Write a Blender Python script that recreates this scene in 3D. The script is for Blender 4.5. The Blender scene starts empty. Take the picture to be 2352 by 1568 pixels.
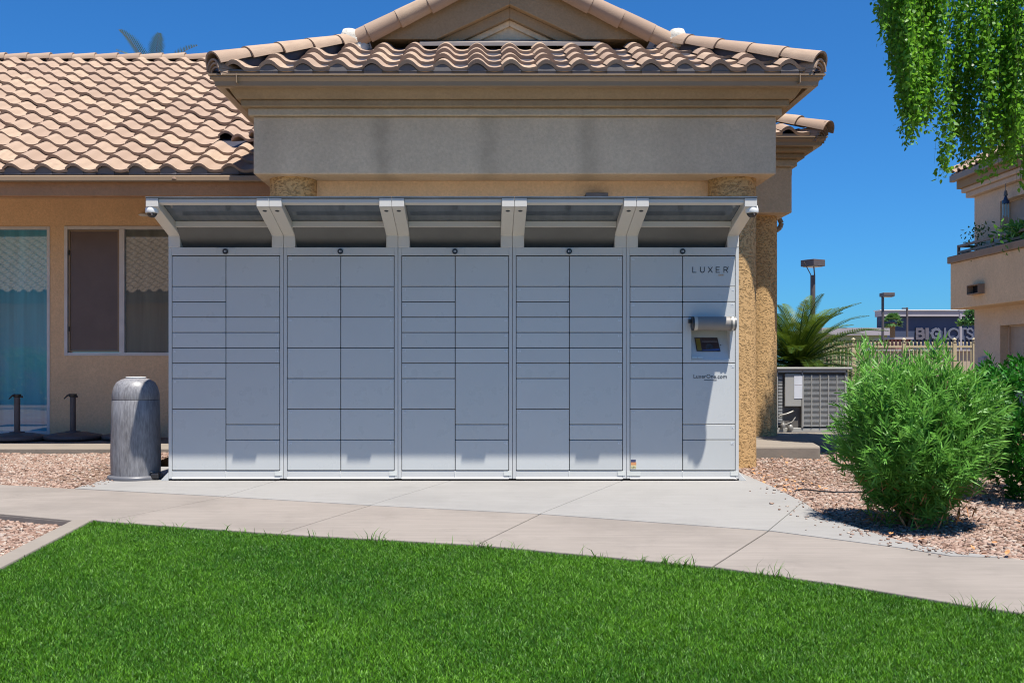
import bpy, bmesh, math, random
import numpy as np
from mathutils import Vector, Matrix, noise as mnoise

random.seed(7); rng = np.random.default_rng(7)
PI = math.pi
scene = bpy.context.scene
COL = scene.collection

# ------------------------------------------------------------------ camera
F, HZ, VX, H = 2350.0, 845.0, 1115.0, 0.96      # focal length, horizon row and vanishing column of the 2352 px wide photo, eye height
cam_d = bpy.data.cameras.new("camera"); cam = bpy.data.objects.new("camera", cam_d); COL.objects.link(cam)
cam.location = (0, 0, H); cam.rotation_euler = (PI / 2, 0, 0)
cam_d.sensor_width = 36; cam_d.lens = 36 * F / 2352
cam_d.shift_x = (1176 - VX) / 2352; cam_d.shift_y = (HZ - 784) / 2352
cam_d.clip_start = 0.05; cam_d.clip_end = 3000
scene.camera = cam

# ------------------------------------------------------------------ light
SUN = Vector((0.577, -1.0, 3.56)).normalized()
w = bpy.data.worlds.new("World"); scene.world = w; w.use_nodes = True
nt = w.node_tree; bg = nt.nodes["Background"]
sky = nt.nodes.new("ShaderNodeTexSky"); sky.sky_type = 'NISHITA'; sky.sun_disc = False
sky.sun_elevation = math.asin(SUN.z); sky.sun_rotation = math.atan2(SUN.x, SUN.y)
sky.air_density = 1.0; sky.dust_density = 0.3; sky.ozone_density = 3.0
tint = nt.nodes.new("ShaderNodeMix"); tint.data_type = 'RGBA'; tint.blend_type = 'MULTIPLY'; tint.inputs[0].default_value = 1.0
tint.inputs[7].default_value = (0.20, 0.59, 1.0, 1)          # the photograph's deep, saturated desert blue
nt.links.new(sky.outputs[0], tint.inputs[6]); nt.links.new(tint.outputs[2], bg.inputs[0])
bg.inputs[1].default_value = 0.045
sd = bpy.data.lights.new("sun", 'SUN'); so = bpy.data.objects.new("sun", sd); COL.objects.link(so)
sd.energy = 3.0; sd.angle = math.radians(0.55); sd.color = (1.0, 0.94, 0.86)
so.location = (6, -10, 36); so.rotation_euler = SUN.to_track_quat('Z', 'Y').to_euler()
vs = scene.view_settings; vs.view_transform = 'Standard'; vs.look = 'None'; vs.exposure = 1.6; vs.gamma = 1.0; vs.use_curve_mapping = False
scene.render.engine = 'CYCLES'
scene.cycles.use_denoising = True; scene.cycles.denoiser = 'OPENIMAGEDENOISE'; scene.cycles.denoising_input_passes = 'RGB_ALBEDO_NORMAL'; scene.cycles.denoising_prefilter = 'ACCURATE'; scene.cycles.filter_width = 1.1
scene.cycles.max_bounces = 8; scene.cycles.diffuse_bounces = 4; scene.cycles.glossy_bounces = 4; scene.cycles.transparent_max_bounces = 8
scene.cycles.sample_clamp_indirect = 8

# ------------------------------------------------------------------ measuring (photo pixel at a known depth -> metres)
def X(px, Y): return (px - VX) * Y / F
def Z(py, Y): return H + (HZ - py) * Y / F
def G(px, py, z=0.0):
    Y = (H - z) * F / (py - HZ); return ((px - VX) * Y / F, Y)

# ------------------------------------------------------------------ materials
class NT:
    def __init__(s, name):
        s.m = bpy.data.materials.new(name); s.m.use_nodes = True
        s.t = s.m.node_tree; s.b = s.t.nodes["Principled BSDF"]; s.out = s.t.nodes["Material Output"]
    def n(s, typ, **kw):
        x = s.t.nodes.new("ShaderNode" + typ)
        for k, v in kw.items():
            if k in x.inputs.keys(): x.inputs[k].default_value = v
            else: setattr(x, k, v)
        return x
    def l(s, a, b): s.t.links.new(a, b)
    def coord(s, scale=(1, 1, 1), which='Object'):
        tc = s.n("TexCoord"); mp = s.n("Mapping"); mp.inputs['Scale'].default_value = scale
        s.l(tc.outputs[which], mp.inputs[0]); return mp.outputs[0]
    def noise(s, vec, scale, detail=3.0, rough=0.55):
        x = s.n("TexNoise"); x.inputs['Scale'].default_value = scale; x.inputs['Detail'].default_value = detail; x.inputs['Roughness'].default_value = rough
        s.l(vec, x.inputs['Vector']); return x.outputs['Fac']
    def ramp(s, fac, lo, hi, a=0.0, b=1.0):
        x = s.n("MapRange"); x.inputs['From Min'].default_value = lo; x.inputs['From Max'].default_value = hi
        x.inputs['To Min'].default_value = a; x.inputs['To Max'].default_value = b; s.l(fac, x.inputs['Value']); return x.outputs[0]
    def mix(s, fac, a, b, blend='MIX'):
        x = s.n("Mix", data_type='RGBA', blend_type=blend)
        for sock, v in ((x.inputs[0], fac), (x.inputs[6], a), (x.inputs[7], b)):
            if hasattr(v, 'links') or hasattr(v, 'is_linked'): s.l(v, sock)
            elif isinstance(v, (int, float)): sock.default_value = v
            else: sock.default_value = (*v, 1) if len(v) == 3 else v
        return x.outputs[2]
    def bump(s, fac, dist, strength=1.0, normal=None):
        x = s.n("Bump"); x.inputs['Distance'].default_value = dist; x.inputs['Strength'].default_value = strength
        s.l(fac, x.inputs['Height'])
        if normal: s.l(normal, x.inputs['Normal'])
        return x.outputs[0]
    def base(s, c):
        if hasattr(c, 'is_linked'): s.l(c, s.b.inputs['Base Color'])
        else: s.b.inputs['Base Color'].default_value = (*c, 1)
    def set(s, rough=0.6, spec=0.4, metal=0.0):
        s.b.inputs['Roughness'].default_value = rough; s.b.inputs['Specular IOR Level'].default_value = spec; s.b.inputs['Metallic'].default_value = metal
        return s

def mul(c, k): return tuple(min(1, v * k) for v in c)

def plain(name, c, rough=0.5, spec=0.4, metal=0.0, var=0.08, scale=6.0, bump=0.0, bscale=80):
    s = NT(name).set(rough, spec, metal); v = s.coord()
    f = s.ramp(s.noise(v, scale, 4), 0.3, 0.7)
    s.base(s.mix(f, mul(c, 1 - var), mul(c, 1 + var)))
    if bump: s.l(s.bump(s.noise(v, bscale, 3), bump), s.b.inputs['Normal'])
    return s.m

def painted(name, c, rough, spec=0.45):     # powder-coated sheet metal: faint waviness, hand smudges, each panel a hair different
    s = NT(name).set(rough, spec); v = s.coord()
    oi = s.n("ObjectInfo"); r = s.ramp(oi.outputs['Random'], 0, 1)
    col = s.mix(r, mul(c, 0.965), mul(c, 1.03))
    f = s.ramp(s.noise(v, 2.6, 4, 0.6), 0.5, 0.8, 0, 0.3); col = s.mix(f, col, mul(c, 0.86)); s.base(col)
    s.l(s.ramp(s.noise(v, 5, 4, 0.6), 0.35, 0.7, rough - .05, rough + .12), s.b.inputs['Roughness'])
    tw = s.n("VectorMath", operation='ADD'); s.l(v, tw.inputs[0]); cx = s.n("CombineXYZ"); s.l(s.ramp(oi.outputs['Random'], 0, 1, 0, 60), cx.inputs[0]); s.l(cx.outputs[0], tw.inputs[1])
    s.l(s.bump(s.noise(tw.outputs[0], 1.6, 1), 0.010, 0.5), s.b.inputs['Normal'])
    return s.m

def stucco(name, c, dist=0.004, scale=45, var=0.1, dirt=None, streak=None):
    s = NT(name).set(0.9, 0.15); v = s.coord()
    f = s.ramp(s.noise(v, 1.7, 5, 0.65), 0.3, 0.7)
    col = s.mix(f, mul(c, 1 - var), mul(c, 1 + var))
    f2 = s.ramp(s.noise(v, scale * 0.8, 3), 0.32, 0.68)
    col = s.mix(f2, col, s.mix(0.35, col, mul(c, 0.6)))
    if streak:     # long soft darker runs down the face, at the positions the caller gives
        sx = s.n("SeparateXYZ"); tc = s.n("TexCoord"); s.l(tc.outputs['Object'], sx.inputs[0])
        wob = s.ramp(s.noise(s.coord((2.0, 1, 3.0)), 1.5, 3), 0, 1, -0.09, 0.09)
        tot = None
        for x0, wd, amt in streak:
            a = s.n("Math", operation='ADD'); s.l(sx.outputs[0], a.inputs[0]); s.l(wob, a.inputs[1])
            d = s.n("Math", operation='SUBTRACT'); s.l(a.outputs[0], d.inputs[0]); d.inputs[1].default_value = x0
            ab = s.n("Math", operation='ABSOLUTE'); s.l(d.outputs[0], ab.inputs[0])
            r = s.n("MapRange", interpolation_type='SMOOTHSTEP'); r.inputs['From Min'].default_value = 0; r.inputs['From Max'].default_value = wd
            r.inputs['To Min'].default_value = amt; r.inputs['To Max'].default_value = 0; s.l(ab.outputs[0], r.inputs['Value'])
            if tot is None: tot = r.outputs[0]
            else:
                ad = s.n("Math", operation='ADD'); s.l(tot, ad.inputs[0]); s.l(r.outputs[0], ad.inputs[1]); tot = ad.outputs[0]
        fade = s.ramp(s.noise(s.coord((1.2, 1, 1.6)), 2.0, 3), 0.3, 0.65, 0.45, 1)
        m = s.n("Math", operation='MULTIPLY'); s.l(tot, m.inputs[0]); s.l(fade, m.inputs[1])
        col = s.mix(m.outputs[0], col, mul(c, 0.5))
    s.base(col)
    n1 = s.bump(s.noise(v, scale, 4, 0.6), dist)
    s.l(s.bump(s.noise(v, scale * 3.2, 2), dist * 0.35, 1.0, n1), s.b.inputs['Normal'])
    return s.m

def lace(name, c):      # heavy skip-trowel stucco: raised flats with dark torn pits between
    s = NT(name).set(0.92, 0.12); v = s.coord((1, 1, 1.5))
    wv = s.n("TexVoronoi", feature='SMOOTH_F1'); wv.inputs['Scale'].default_value = 30
    nz = s.n("TexNoise"); nz.inputs['Scale'].default_value = 20; nz.inputs['Detail'].default_value = 4; s.l(v, nz.inputs['Vector'])
    dv = s.mix(0.12, v, nz.outputs['Color']); s.l(dv, wv.inputs['Vector'])
    pit = s.ramp(wv.outputs['Distance'], 0.30, 0.50)
    n2 = s.ramp(s.noise(v, 34, 4), 0.475, 0.575)
    p = s.n("Math", operation='MULTIPLY'); s.l(pit, p.inputs[0]); s.l(n2, p.inputs[1])
    f = s.ramp(s.noise(v, 3, 4), 0.3, 0.7)
    col = s.mix(f, mul(c, 0.93), mul(c, 1.06))
    s.base(s.mix(p.outputs[0], col, mul(c, 0.72)))
    inv = s.n("Math", operation='SUBTRACT'); inv.inputs[0].default_value = 1; s.l(p.outputs[0], inv.inputs[1])
    b1 = s.bump(inv.outputs[0], 0.008)
    s.l(s.bump(s.noise(v, 90, 3), 0.002, 1, b1), s.b.inputs['Normal'])
    return s.m

def concrete(name, c, streak=(1.2, 9), var=0.1, stain=0.75, angle=0.0):
    s = NT(name).set(0.85, 0.2); v = s.coord()
    mp = s.n("Mapping"); mp.inputs['Rotation'].default_value = (0, 0, angle); mp.inputs['Scale'].default_value = (streak[0], streak[1], 4)
    s.l(v, mp.inputs[0])
    f = s.ramp(s.noise(mp.outputs[0], 2.2, 6, 0.7), 0.3, 0.7)
    col = s.mix(f, mul(c, 1 - var), mul(c, 1 + var * 0.6))
    f2 = s.ramp(s.noise(v, 0.9, 5, 0.65), 0.46, 0.72)
    col = s.mix(f2, col, mul(c, stain))
    f4 = s.ramp(s.noise(v, 3.7, 6, 0.7), 0.55, 0.75, 0, .5); col = s.mix(f4, col, mul(c, stain * .85))
    f3 = s.ramp(s.noise(v, 160, 2), 0.3, 0.75); col = s.mix(f3, col, s.mix(0.16, col, (0.2, 0.18, 0.16)))
    vo = s.n("TexVoronoi"); vo.inputs['Scale'].default_value = 7.0; s.l(v, vo.inputs['Vector'])
    spot = s.ramp(vo.outputs['Distance'], 0.03, 0.055, 0.55, 0.0)
    gate = s.ramp(s.noise(v, 1.3, 2), 0.52, 0.6)
    mm = s.n("Math", operation='MULTIPLY'); s.l(spot, mm.inputs[0]); s.l(gate, mm.inputs[1])
    col = s.mix(mm.outputs[0], col, mul(c, 0.45))
    s.base(col)
    b = s.bump(s.noise(mp.outputs[0], 24, 3), 0.0012)
    s.l(s.bump(s.noise(v, 220, 2), 0.0008, 1, b), s.b.inputs['Normal'])
    return s.m

def tile_mat(name, c):
    s = NT(name).set(0.85, 0.2); v = s.coord()
    oi = s.n("ObjectInfo"); r = s.ramp(oi.outputs['Random'], 0, 1)
    col = s.mix(r, mul(c, 0.76), mul(c, 1.10))
    hue = s.n("HueSaturation"); s.l(col, hue.inputs['Color']); s.l(s.ramp(oi.outputs['Random'], 0, 1, 0.494, 0.508), hue.inputs['Hue'])
    loc = s.n("VectorMath", operation='ADD'); s.l(v, loc.inputs[0]); s.l(oi.outputs['Location'], loc.inputs[1])
    mp = s.n("Mapping"); mp.inputs['Scale'].default_value = (7, 1.6, 7); s.l(loc.outputs[0], mp.inputs[0])
    f = s.ramp(s.noise(mp.outputs[0], 3.0, 5, 0.65), 0.35, 0.75)
    col2 = s.mix(f, hue.outputs[0], mul(c, 0.8))
    f2 = s.ramp(s.noise(loc.outputs[0], 120, 2), 0.45, 0.8); col2 = s.mix(f2, col2, s.mix(0.3, col2, (0.25, 0.16, 0.11)))
    s.base(col2); s.l(s.bump(s.noise(loc.outputs[0], 110, 3), 0.0015), s.b.inputs['Normal'])
    return s.m

def leaf_mat(name, a, b, trans=0.3, rough=0.45, spec=0.5):
    s = NT(name).set(rough, spec)
    at = s.n("Attribute", attribute_name='rnd')
    col = s.mix(at.outputs['Fac'], a, b); s.base(col)
    tr = s.n("BsdfTranslucent"); s.l(s.mix(0.5, col, mul(b, 1.3)), tr.inputs['Color'])
    mx = s.n("MixShader"); mx.inputs[0].default_value = trans
    s.l(s.b.outputs[0], mx.inputs[1]); s.l(tr.outputs[0], mx.inputs[2]); s.l(mx.outputs[0], s.out.inputs[0])
    return s.m

def stone_mat(name):
    s = NT(name).set(0.85, 0.2); at = s.n("Attribute", attribute_name='rnd')
    cr = s.n("ValToRGB"); e = cr.color_ramp.elements
    e[0].position = 0; e[0].color = (0.12, 0.07, 0.05, 1); e[1].position = 1; e[1].color = (0.43, 0.37, 0.31, 1)
    for p, c in ((0.12, (0.20, 0.125, 0.093)), (0.3, (0.265, 0.175, 0.135)), (0.55, (0.325, 0.235, 0.19)), (0.72, (0.35, 0.25, 0.195)), (0.88, (0.31, 0.265, 0.23))):
        x = e.new(p); x.color = (*c, 1)
    s.l(at.outputs['Fac'], cr.inputs[0]); v = s.coord()
    f = s.ramp(s.noise(v, 60, 3), 0.35, 0.7); s.base(s.mix(f, cr.outputs[0], s.mix(0.75, (0.3, 0.2, 0.16), cr.outputs[0])))
    return s.m

def glass(name, tint, ior=2.0, rough=0.02):
    s = NT(name).set(rough, 0.5); v = s.coord()
    s.b.inputs['IOR'].default_value = ior
    fv = s.coord((5.0, 1.0, 0.22)); f = s.ramp(s.noise(fv, 1.6, 4, 0.6), 0.3, 0.7); s.base(s.mix(f, mul(tint, 0.72), mul(tint, 1.15)))   # soft upright bands of lighter and darker tint across the pane
    s.l(s.bump(s.noise(v, 1.1, 1), 0.004, 0.25), s.b.inputs['Normal'])
    return s.m

M = {}
M['beam'] = stucco('beam_stucco', (0.60, 0.475, 0.33), 0.004, 42, 0.1, streak=[(-1.0, 0.16, 0.5), (0.02, 0.16, 0.5), (0.99, 0.17, 0.45), (-2.1, 0.2, 0.3), (1.9, 0.3, 0.2)])
M['band'] = stucco('band_stucco', (0.48, 0.39, 0.27), 0.004, 42)
M['brown'] = stucco('brown_stucco', (0.34, 0.245, 0.145), 0.004, 50, 0.12)
M['fascia'] = stucco('wing_fascia_stucco', (0.46, 0.26, 0.14), 0.006, 34, 0.12)
M['wall'] = stucco('wall_stucco', (0.80, 0.55, 0.325), 0.005, 55, 0.08)
M['soffit'] = stucco('soffit_stucco', (0.62, 0.45, 0.29), 0.003, 50)
M['lace'] = lace('column_stucco', (0.56, 0.36, 0.165))
M['gutter'] = plain('gutter_paint', (0.27, 0.19, 0.115), 0.45, 0.5, 0, 0.06, 3)
M['closure'] = plain('eave_closure_metal', (0.15, 0.14, 0.138), 0.85, 0.1)
M['deck'] = plain('roof_underlayment', (0.045, 0.045, 0.06), 0.4, 0.5, 0, 0.2, 8)
M['tile'] = tile_mat('clay_tile', (0.368, 0.268, 0.198))
M['sheet'] = plain('clay_roof_sheet', (0.34, 0.24, 0.175), 0.85, 0.2, 0, 0.15, 9, 0.01, 14)
M['mortar'] = plain('ridge_mortar', (0.52, 0.50, 0.44), 0.9, 0.2, 0, 0.2, 14, 0.01, 30)
M['gable'] = stucco('gable_stucco', (0.74, 0.57, 0.37), 0.005, 36, 0.12)
M['flash'] = plain('lead_flashing', (0.24, 0.215, 0.20), 0.5, 0.4, 0.2)
M['frame'] = plain('window_frame_white', (0.62, 0.60, 0.58), 0.4, 0.4)
M['teal'] = glass('teal_film_glass', (0.085, 0.36, 0.47), 2.2)
M['greyglass'] = glass('grey_window_glass', (0.15, 0.17, 0.155), 2.0)
M['screen'] = plain('insect_screen', (0.13, 0.095, 0.085), 0.35, 0.6, 0, 0.1, 4)
M['silver'] = plain('silver_locker_paint', (0.55, 0.56, 0.545), 0.33, 0.45, 0.0, 0.03, 1.5)
M['door'] = painted('locker_door_paint', (0.525, 0.545, 0.535), 0.30)
M['awn'] = plain('awning_arm_paint', (0.62, 0.60, 0.55), 0.35, 0.45, 0.0, 0.03, 2)
M['dark'] = plain('dark_gap', (0.018, 0.018, 0.02), 0.7, 0.2)
M['black'] = plain('black_plastic', (0.02, 0.02, 0.022), 0.35, 0.5)
M['smoke'] = glass('smoked_awning_glass', (0.105, 0.125, 0.15), 1.6, 0.03)
M['back'] = plain('dark_back_panel', (0.125, 0.125, 0.118), 0.4, 0.5)
M['white'] = plain('white_plastic', (0.74, 0.75, 0.72), 0.3, 0.5, 0, 0.03)
M['print'] = plain('white_print', (0.72, 0.76, 0.80), 0.5, 0.3)
M['ink'] = plain('dark_print', (0.05, 0.055, 0.065), 0.5, 0.3)
M['orange'] = plain('orange_print', (0.55, 0.32, 0.14), 0.5, 0.3)
M['sticker'] = plain('pale_sticker', (0.62, 0.64, 0.60), 0.4, 0.4)
M['flagblue'] = plain('sticker_blue', (0.05, 0.06, 0.13), 0.5); M['flagred'] = plain('sticker_orange', (0.62, 0.28, 0.12), 0.5); M['flagyel'] = plain('sticker_cream', (0.66, 0.60, 0.33), 0.5)
M['lcd'] = plain('screen_face', (0.045, 0.032, 0.036), 0.15, 0.5); M['lcd2'] = plain('screen_mustard', (0.20, 0.14, 0.03), 0.2); M['lcd3'] = plain('screen_blue', (0.05, 0.10, 0.28), 0.2)
M['pad'] = concrete('new_concrete', (0.255, 0.25, 0.24), (0.5, 5), 0.07, 0.84, 0.35)
M['walk'] = concrete('old_concrete', (0.244, 0.217, 0.192), (0.7, 9), 0.15, 0.74, 0.36)
M['curb'] = concrete('curb_concrete', (0.225, 0.20, 0.17), (2, 2), 0.08, 0.85)
M['patio'] = concrete('patio_concrete', (0.225, 0.195, 0.16), (2, 2), 0.1, 0.8)
M['joint'] = plain('joint_filler', (0.20, 0.18, 0.165), 0.9, 0.1)
M['soil'] = plain('desert_soil', (0.21, 0.16, 0.125), 0.95, 0.1, 0, 0.2, 5, 0.01, 40)
M['sand'] = plain('gravel_bed_sand', (0.20, 0.14, 0.105), 0.95, 0.1, 0, 0.25, 6, 0.012, 50)
M['stone'] = stone_mat('gravel_stone')
M['turf'] = plain('turf_soil', (0.02, 0.05, 0.008), 0.95, 0.1, 0, 0.3, 8)
M['grass'] = leaf_mat('grass_blade', (0.013, 0.080, 0.003), (0.112, 0.278, 0.012), 0.18, 0.5, 0.25)
M['oleander'] = leaf_mat('oleander_leaf', (0.022, 0.125, 0.010), (0.18, 0.41, 0.065), 0.30, 0.45, 0.35)
M['shrub2'] = leaf_mat('dark_shrub_leaf', (0.012, 0.095, 0.006), (0.035, 0.20, 0.012), 0.2, 0.5, 0.3)
M['weep'] = leaf_mat('weeping_tree_leaf', (0.05, 0.19, 0.008), (0.20, 0.43, 0.035), 0.48, 0.42, 0.45)
M['sago'] = leaf_mat('sago_frond', (0.010, 0.036, 0.005), (0.10, 0.155, 0.014), 0.2, 0.45, 0.35)
M['date'] = leaf_mat('date_palm_frond', (0.04, 0.09, 0.05), (0.10, 0.16, 0.09), 0.2)
M['fan'] = leaf_mat('fan_palm_frond', (0.04, 0.13, 0.03), (0.12, 0.24, 0.06), 0.2)
M['farleaf'] = leaf_mat('far_leaf', (0.03, 0.10, 0.02), (0.12, 0.20, 0.05), 0.2)
M['bark'] = plain('bark', (0.14, 0.10, 0.07), 0.9, 0.1, 0, 0.3, 20, 0.01, 30)
M['twig'] = plain('dry_twig', (0.27, 0.17, 0.09), 0.9, 0.1, 0, 0.25, 20)
M['dry'] = plain('dry_leaf', (0.42, 0.20, 0.08), 0.8, 0.2, 0, 0.3, 30)
M['can'] = None
M['base'] = plain('umbrella_base_bronze', (0.085, 0.072, 0.074), 0.5, 0.5, 0.0, 0.15, 9)
M['ac'] = plain('condenser_grey', (0.34, 0.335, 0.31), 0.5, 0.4, 0, 0.08, 4)
M['acslat'] = plain('condenser_louvre', (0.50, 0.51, 0.50), 0.45, 0.4)
M['acdark'] = plain('condenser_coil', (0.12, 0.11, 0.10), 0.6, 0.3)
M['paper'] = plain('label_sheet', (0.62, 0.64, 0.68), 0.6, 0.3)
M['copper'] = plain('insulated_pipe', (0.22, 0.21, 0.19), 0.45, 0.5, 0.3)
M['lamp'] = plain('lamp_bronze', (0.105, 0.085, 0.082), 0.5, 0.4, 0, 0.08)
M['lens'] = plain('lamp_lens', (0.50, 0.47, 0.40), 0.2, 0.5)
M['fence'] = plain('fence_beige_paint', (0.50, 0.42, 0.27), 0.5, 0.4)
M['navy'] = plain('navy_wall', (0.058, 0.075, 0.125), 0.8, 0.2, 0, 0.08, 0.4)
M['parapet'] = plain('parapet_grey', (0.36, 0.33, 0.34), 0.8, 0.2, 0, 0.06, 0.5)
M['letter'] = plain('sign_letter_grey', (0.135, 0.145, 0.185), 0.6, 0.3); M['letter2'] = plain('sign_letter_orange', (0.125, 0.115, 0.135), 0.6, 0.3)
M['aptwall'] = stucco('apartment_stucco', (0.76, 0.545, 0.32), 0.006, 30, 0.07)
M['aptgrey'] = stucco('apartment_grey_stucco', (0.66, 0.52, 0.37), 0.006, 30, 0.08)
M['apttrim'] = stucco('apartment_cap_stucco', (0.32, 0.235, 0.165), 0.006, 30, 0.08)
M['aptlight'] = stucco('apartment_cornice', (0.58, 0.46, 0.34), 0.004, 30, 0.08)
M['aptdoor'] = plain('apartment_door', (0.38, 0.31, 0.24), 0.5, 0.4)
M['rail'] = plain('balcony_rail', (0.22, 0.16, 0.11), 0.5, 0.4)
M['brick'] = plain('red_block', (0.30, 0.14, 0.115), 0.9, 0.1, 0, 0.15, 1.5); M['tan'] = plain('tan_block', (0.44, 0.36, 0.28), 0.9, 0.1, 0, 0.1, 0.6)
M['lowgreen'] = plain('far_green_wall', (0.30, 0.33, 0.17), 0.9, 0.1)
M['chime'] = plain('chime_metal', (0.35, 0.45, 0.45), 0.3, 0.5, 0.5)
M['bulb'] = plain('chime_cap', (0.02, 0.05, 0.12), 0.3)

def can_mat():
    s = NT('granite_can'); s.set(0.42, 0.45); v = s.coord((1, 1, 0.16))
    f = s.ramp(s.noise(v, 26, 5, 0.7), 0.3, 0.72)
    c = s.mix(f, (0.095, 0.094, 0.10), (0.225, 0.225, 0.235))
    f2 = s.ramp(s.noise(v, 90, 3), 0.4, 0.7); c = s.mix(f2, c, s.mix(0.4, c, (0.36, 0.36, 0.37)))
    s.base(c); s.l(s.bump(s.noise(v, 40, 3), 0.001), s.b.inputs['Normal']); return s.m
M['can'] = can_mat()

# ------------------------------------------------------------------ object helpers
WL = {}          # world location of every thing's Empty
def tag(o, label=None, cat=None, group=None, kind=None):
    if label: o['label'] = label
    if cat: o['category'] = cat
    if group: o['group'] = group
    if kind: o['kind'] = kind
    return o
def thing(name, label, cat, loc=(0, 0, 0), group=None):
    o = bpy.data.objects.new(name, None); COL.objects.link(o); o.location = loc; o.empty_display_size = 0.1
    WL[o] = Vector(loc); return tag(o, label, cat, group)
def origin_of(p):
    v = Vector((0, 0, 0))
    while p is not None:
        v += WL[p] if p in WL else p.location
        p = p.parent
    return v
def link(name, me, mat=None, parent=None, loc=None):
    o = bpy.data.objects.new(name, me); COL.objects.link(o)
    if mat is not None and not me.materials: me.materials.append(mat)
    if parent is not None: o.parent = parent
    if loc is not None: o.location = loc
    return o
def np_mesh(name, V, faces, rnd=None, smooth=False):
    """V (n,3); faces: list of (m,k) int arrays, k = 3 or 4"""
    me = bpy.data.meshes.new(name); V = np.ascontiguousarray(V, dtype=np.float32)
    me.vertices.add(len(V)); me.vertices.foreach_set('co', V.ravel())
    loops = np.concatenate([f.ravel() for f in faces]).astype(np.int32)
    sizes = np.concatenate([np.full(len(f), f.shape[1], np.int32) for f in faces])
    starts = np.concatenate([[0], np.cumsum(sizes)[:-1]]).astype(np.int32)
    me.loops.add(len(loops)); me.loops.foreach_set('vertex_index', loops)
    me.polygons.add(len(sizes)); me.polygons.foreach_set('loop_start', starts)
    try: me.polygons.foreach_set('loop_total', sizes)
    except Exception: pass
    if smooth: me.polygons.foreach_set('use_smooth', np.ones(len(sizes), bool))
    if rnd is not None:
        a = me.attributes.new('rnd', 'FLOAT', 'POINT'); a.data.foreach_set('value', np.ascontiguousarray(rnd, dtype=np.float32))
    me.update(calc_edges=True); me.validate(); return me

class MB:
    def __init__(s): s.v = []; s.f = []; s.sm = []
    def add(s, vs, fs, smooth=False):
        b = len(s.v); s.v += [tuple(v) for v in vs]
        for f in fs: s.f.append([b + i for i in f]); s.sm.append(smooth)
        return s
    def box(s, x0, x1, y0, y1, z0, z1):
        if x0 > x1: x0, x1 = x1, x0
        if y0 > y1: y0, y1 = y1, y0
        if z0 > z1: z0, z1 = z1, z0
        v = [(x0, y0, z0), (x1, y0, z0), (x1, y1, z0), (x0, y1, z0), (x0, y0, z1), (x1, y0, z1), (x1, y1, z1), (x0, y1, z1)]
        return s.add(v, [(3, 2, 1, 0), (4, 5, 6, 7), (0, 1, 5, 4), (1, 2, 6, 5), (2, 3, 7, 6), (3, 0, 4, 7)])
    def prism(s, poly, lo, hi, axis='z'):
        """poly: 2-D outline; axis z -> (x,y), axis x -> (y,z), axis y -> (x,z)"""
        n = len(poly)
        def P(p, t): return {'z': (p[0], p[1], t), 'x': (t, p[0], p[1]), 'y': (p[0], t, p[1])}[axis]
        v = [P(p, lo) for p in poly] + [P(p, hi) for p in poly]
        a = sum(poly[i][0] * poly[(i + 1) % n][1] - poly[(i + 1) % n][0] * poly[i][1] for i in range(n))
        fl = (a < 0) ^ (axis == 'y')
        f = [tuple(range(n))[::-1], tuple(range(n, 2 * n))] + [(i, (i + 1) % n, n + (i + 1) % n, n + i) for i in range(n)]
        if fl: f = [t[::-1] for t in f]
        return s.add(v, f)
    def tube(s, p0, p1, r0, r1=None, n=10, caps=True, smooth=True):
        r1 = r0 if r1 is None else r1; p0, p1 = Vector(p0), Vector(p1); d = (p1 - p0).normalized()
        a = d.orthogonal().normalized(); b = d.cross(a)
        v = []
        for p, r in ((p0, r0), (p1, r1)):
            for i in range(n):
                t = 2 * PI * i / n; v.append(p + a * (r * math.cos(t)) + b * (r * math.sin(t)))
        s.add(v, [(i, (i + 1) % n, n + (i + 1) % n, n + i) for i in range(n)], smooth)
        if caps:
            s.add(v[:n], [tuple(range(n))[::-1]]); s.add(v[n:], [tuple(range(n))])
        return s
    def path(s, pts, r, n=8):
        for i in range(len(pts) - 1):
            ra = r[i] if isinstance(r, (list, tuple)) else r; rb = r[i + 1] if isinstance(r, (list, tuple)) else r
            s.tube(pts[i], pts[i + 1], ra, rb, n)
        return s
    def lathe(s, prof, c, n=24, smooth=True):
        v = []
        for r, z in prof:
            for i in range(n):
                t = 2 * PI * i / n; v.append((c[0] + r * math.cos(t), c[1] + r * math.sin(t), c[2] + z))
        f = []
        for k in range(len(prof) - 1):
            for i in range(n):
                j = (i + 1) % n; f.append((k * n + i, k * n + j, (k + 1) * n + j, (k + 1) * n + i))
        s.add(v, f, smooth)
        m = len(prof) - 1
        if prof[0][0] > 1e-4: s.add(v[:n], [tuple(range(n))[::-1]])
        if prof[m][0] > 1e-4: s.add(v[m * n:], [tuple(range(n))])
        return s
    def quad(s, a, b, c, d): return s.add([a, b, c, d], [(0, 1, 2, 3)])
    def mesh(s, name, off=Vector((0, 0, 0))):
        me = bpy.data.meshes.new(name)
        me.from_pydata([(v[0] - off.x, v[1] - off.y, v[2] - off.z) for v in s.v], [], s.f)
        me.polygons.foreach_set('use_smooth', s.sm); me.update(); return me
    def build(s, name, mat, parent=None, bevel=0, seg=2):
        o = link(name, s.mesh(name, origin_of(parent)), mat, parent)
        if bevel:
            b = o.modifiers.new('bevel', 'BEVEL'); b.width = bevel; b.segments = seg; b.limit_method = 'ANGLE'; b.angle_limit = math.radians(40)
        return o
def box(name, mat, parent, x0, x1, y0, y1, z0, z1, bevel=0, seg=2):
    return MB().box(x0, x1, y0, y1, z0, z1).build(name, mat, parent, bevel, seg)

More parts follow.
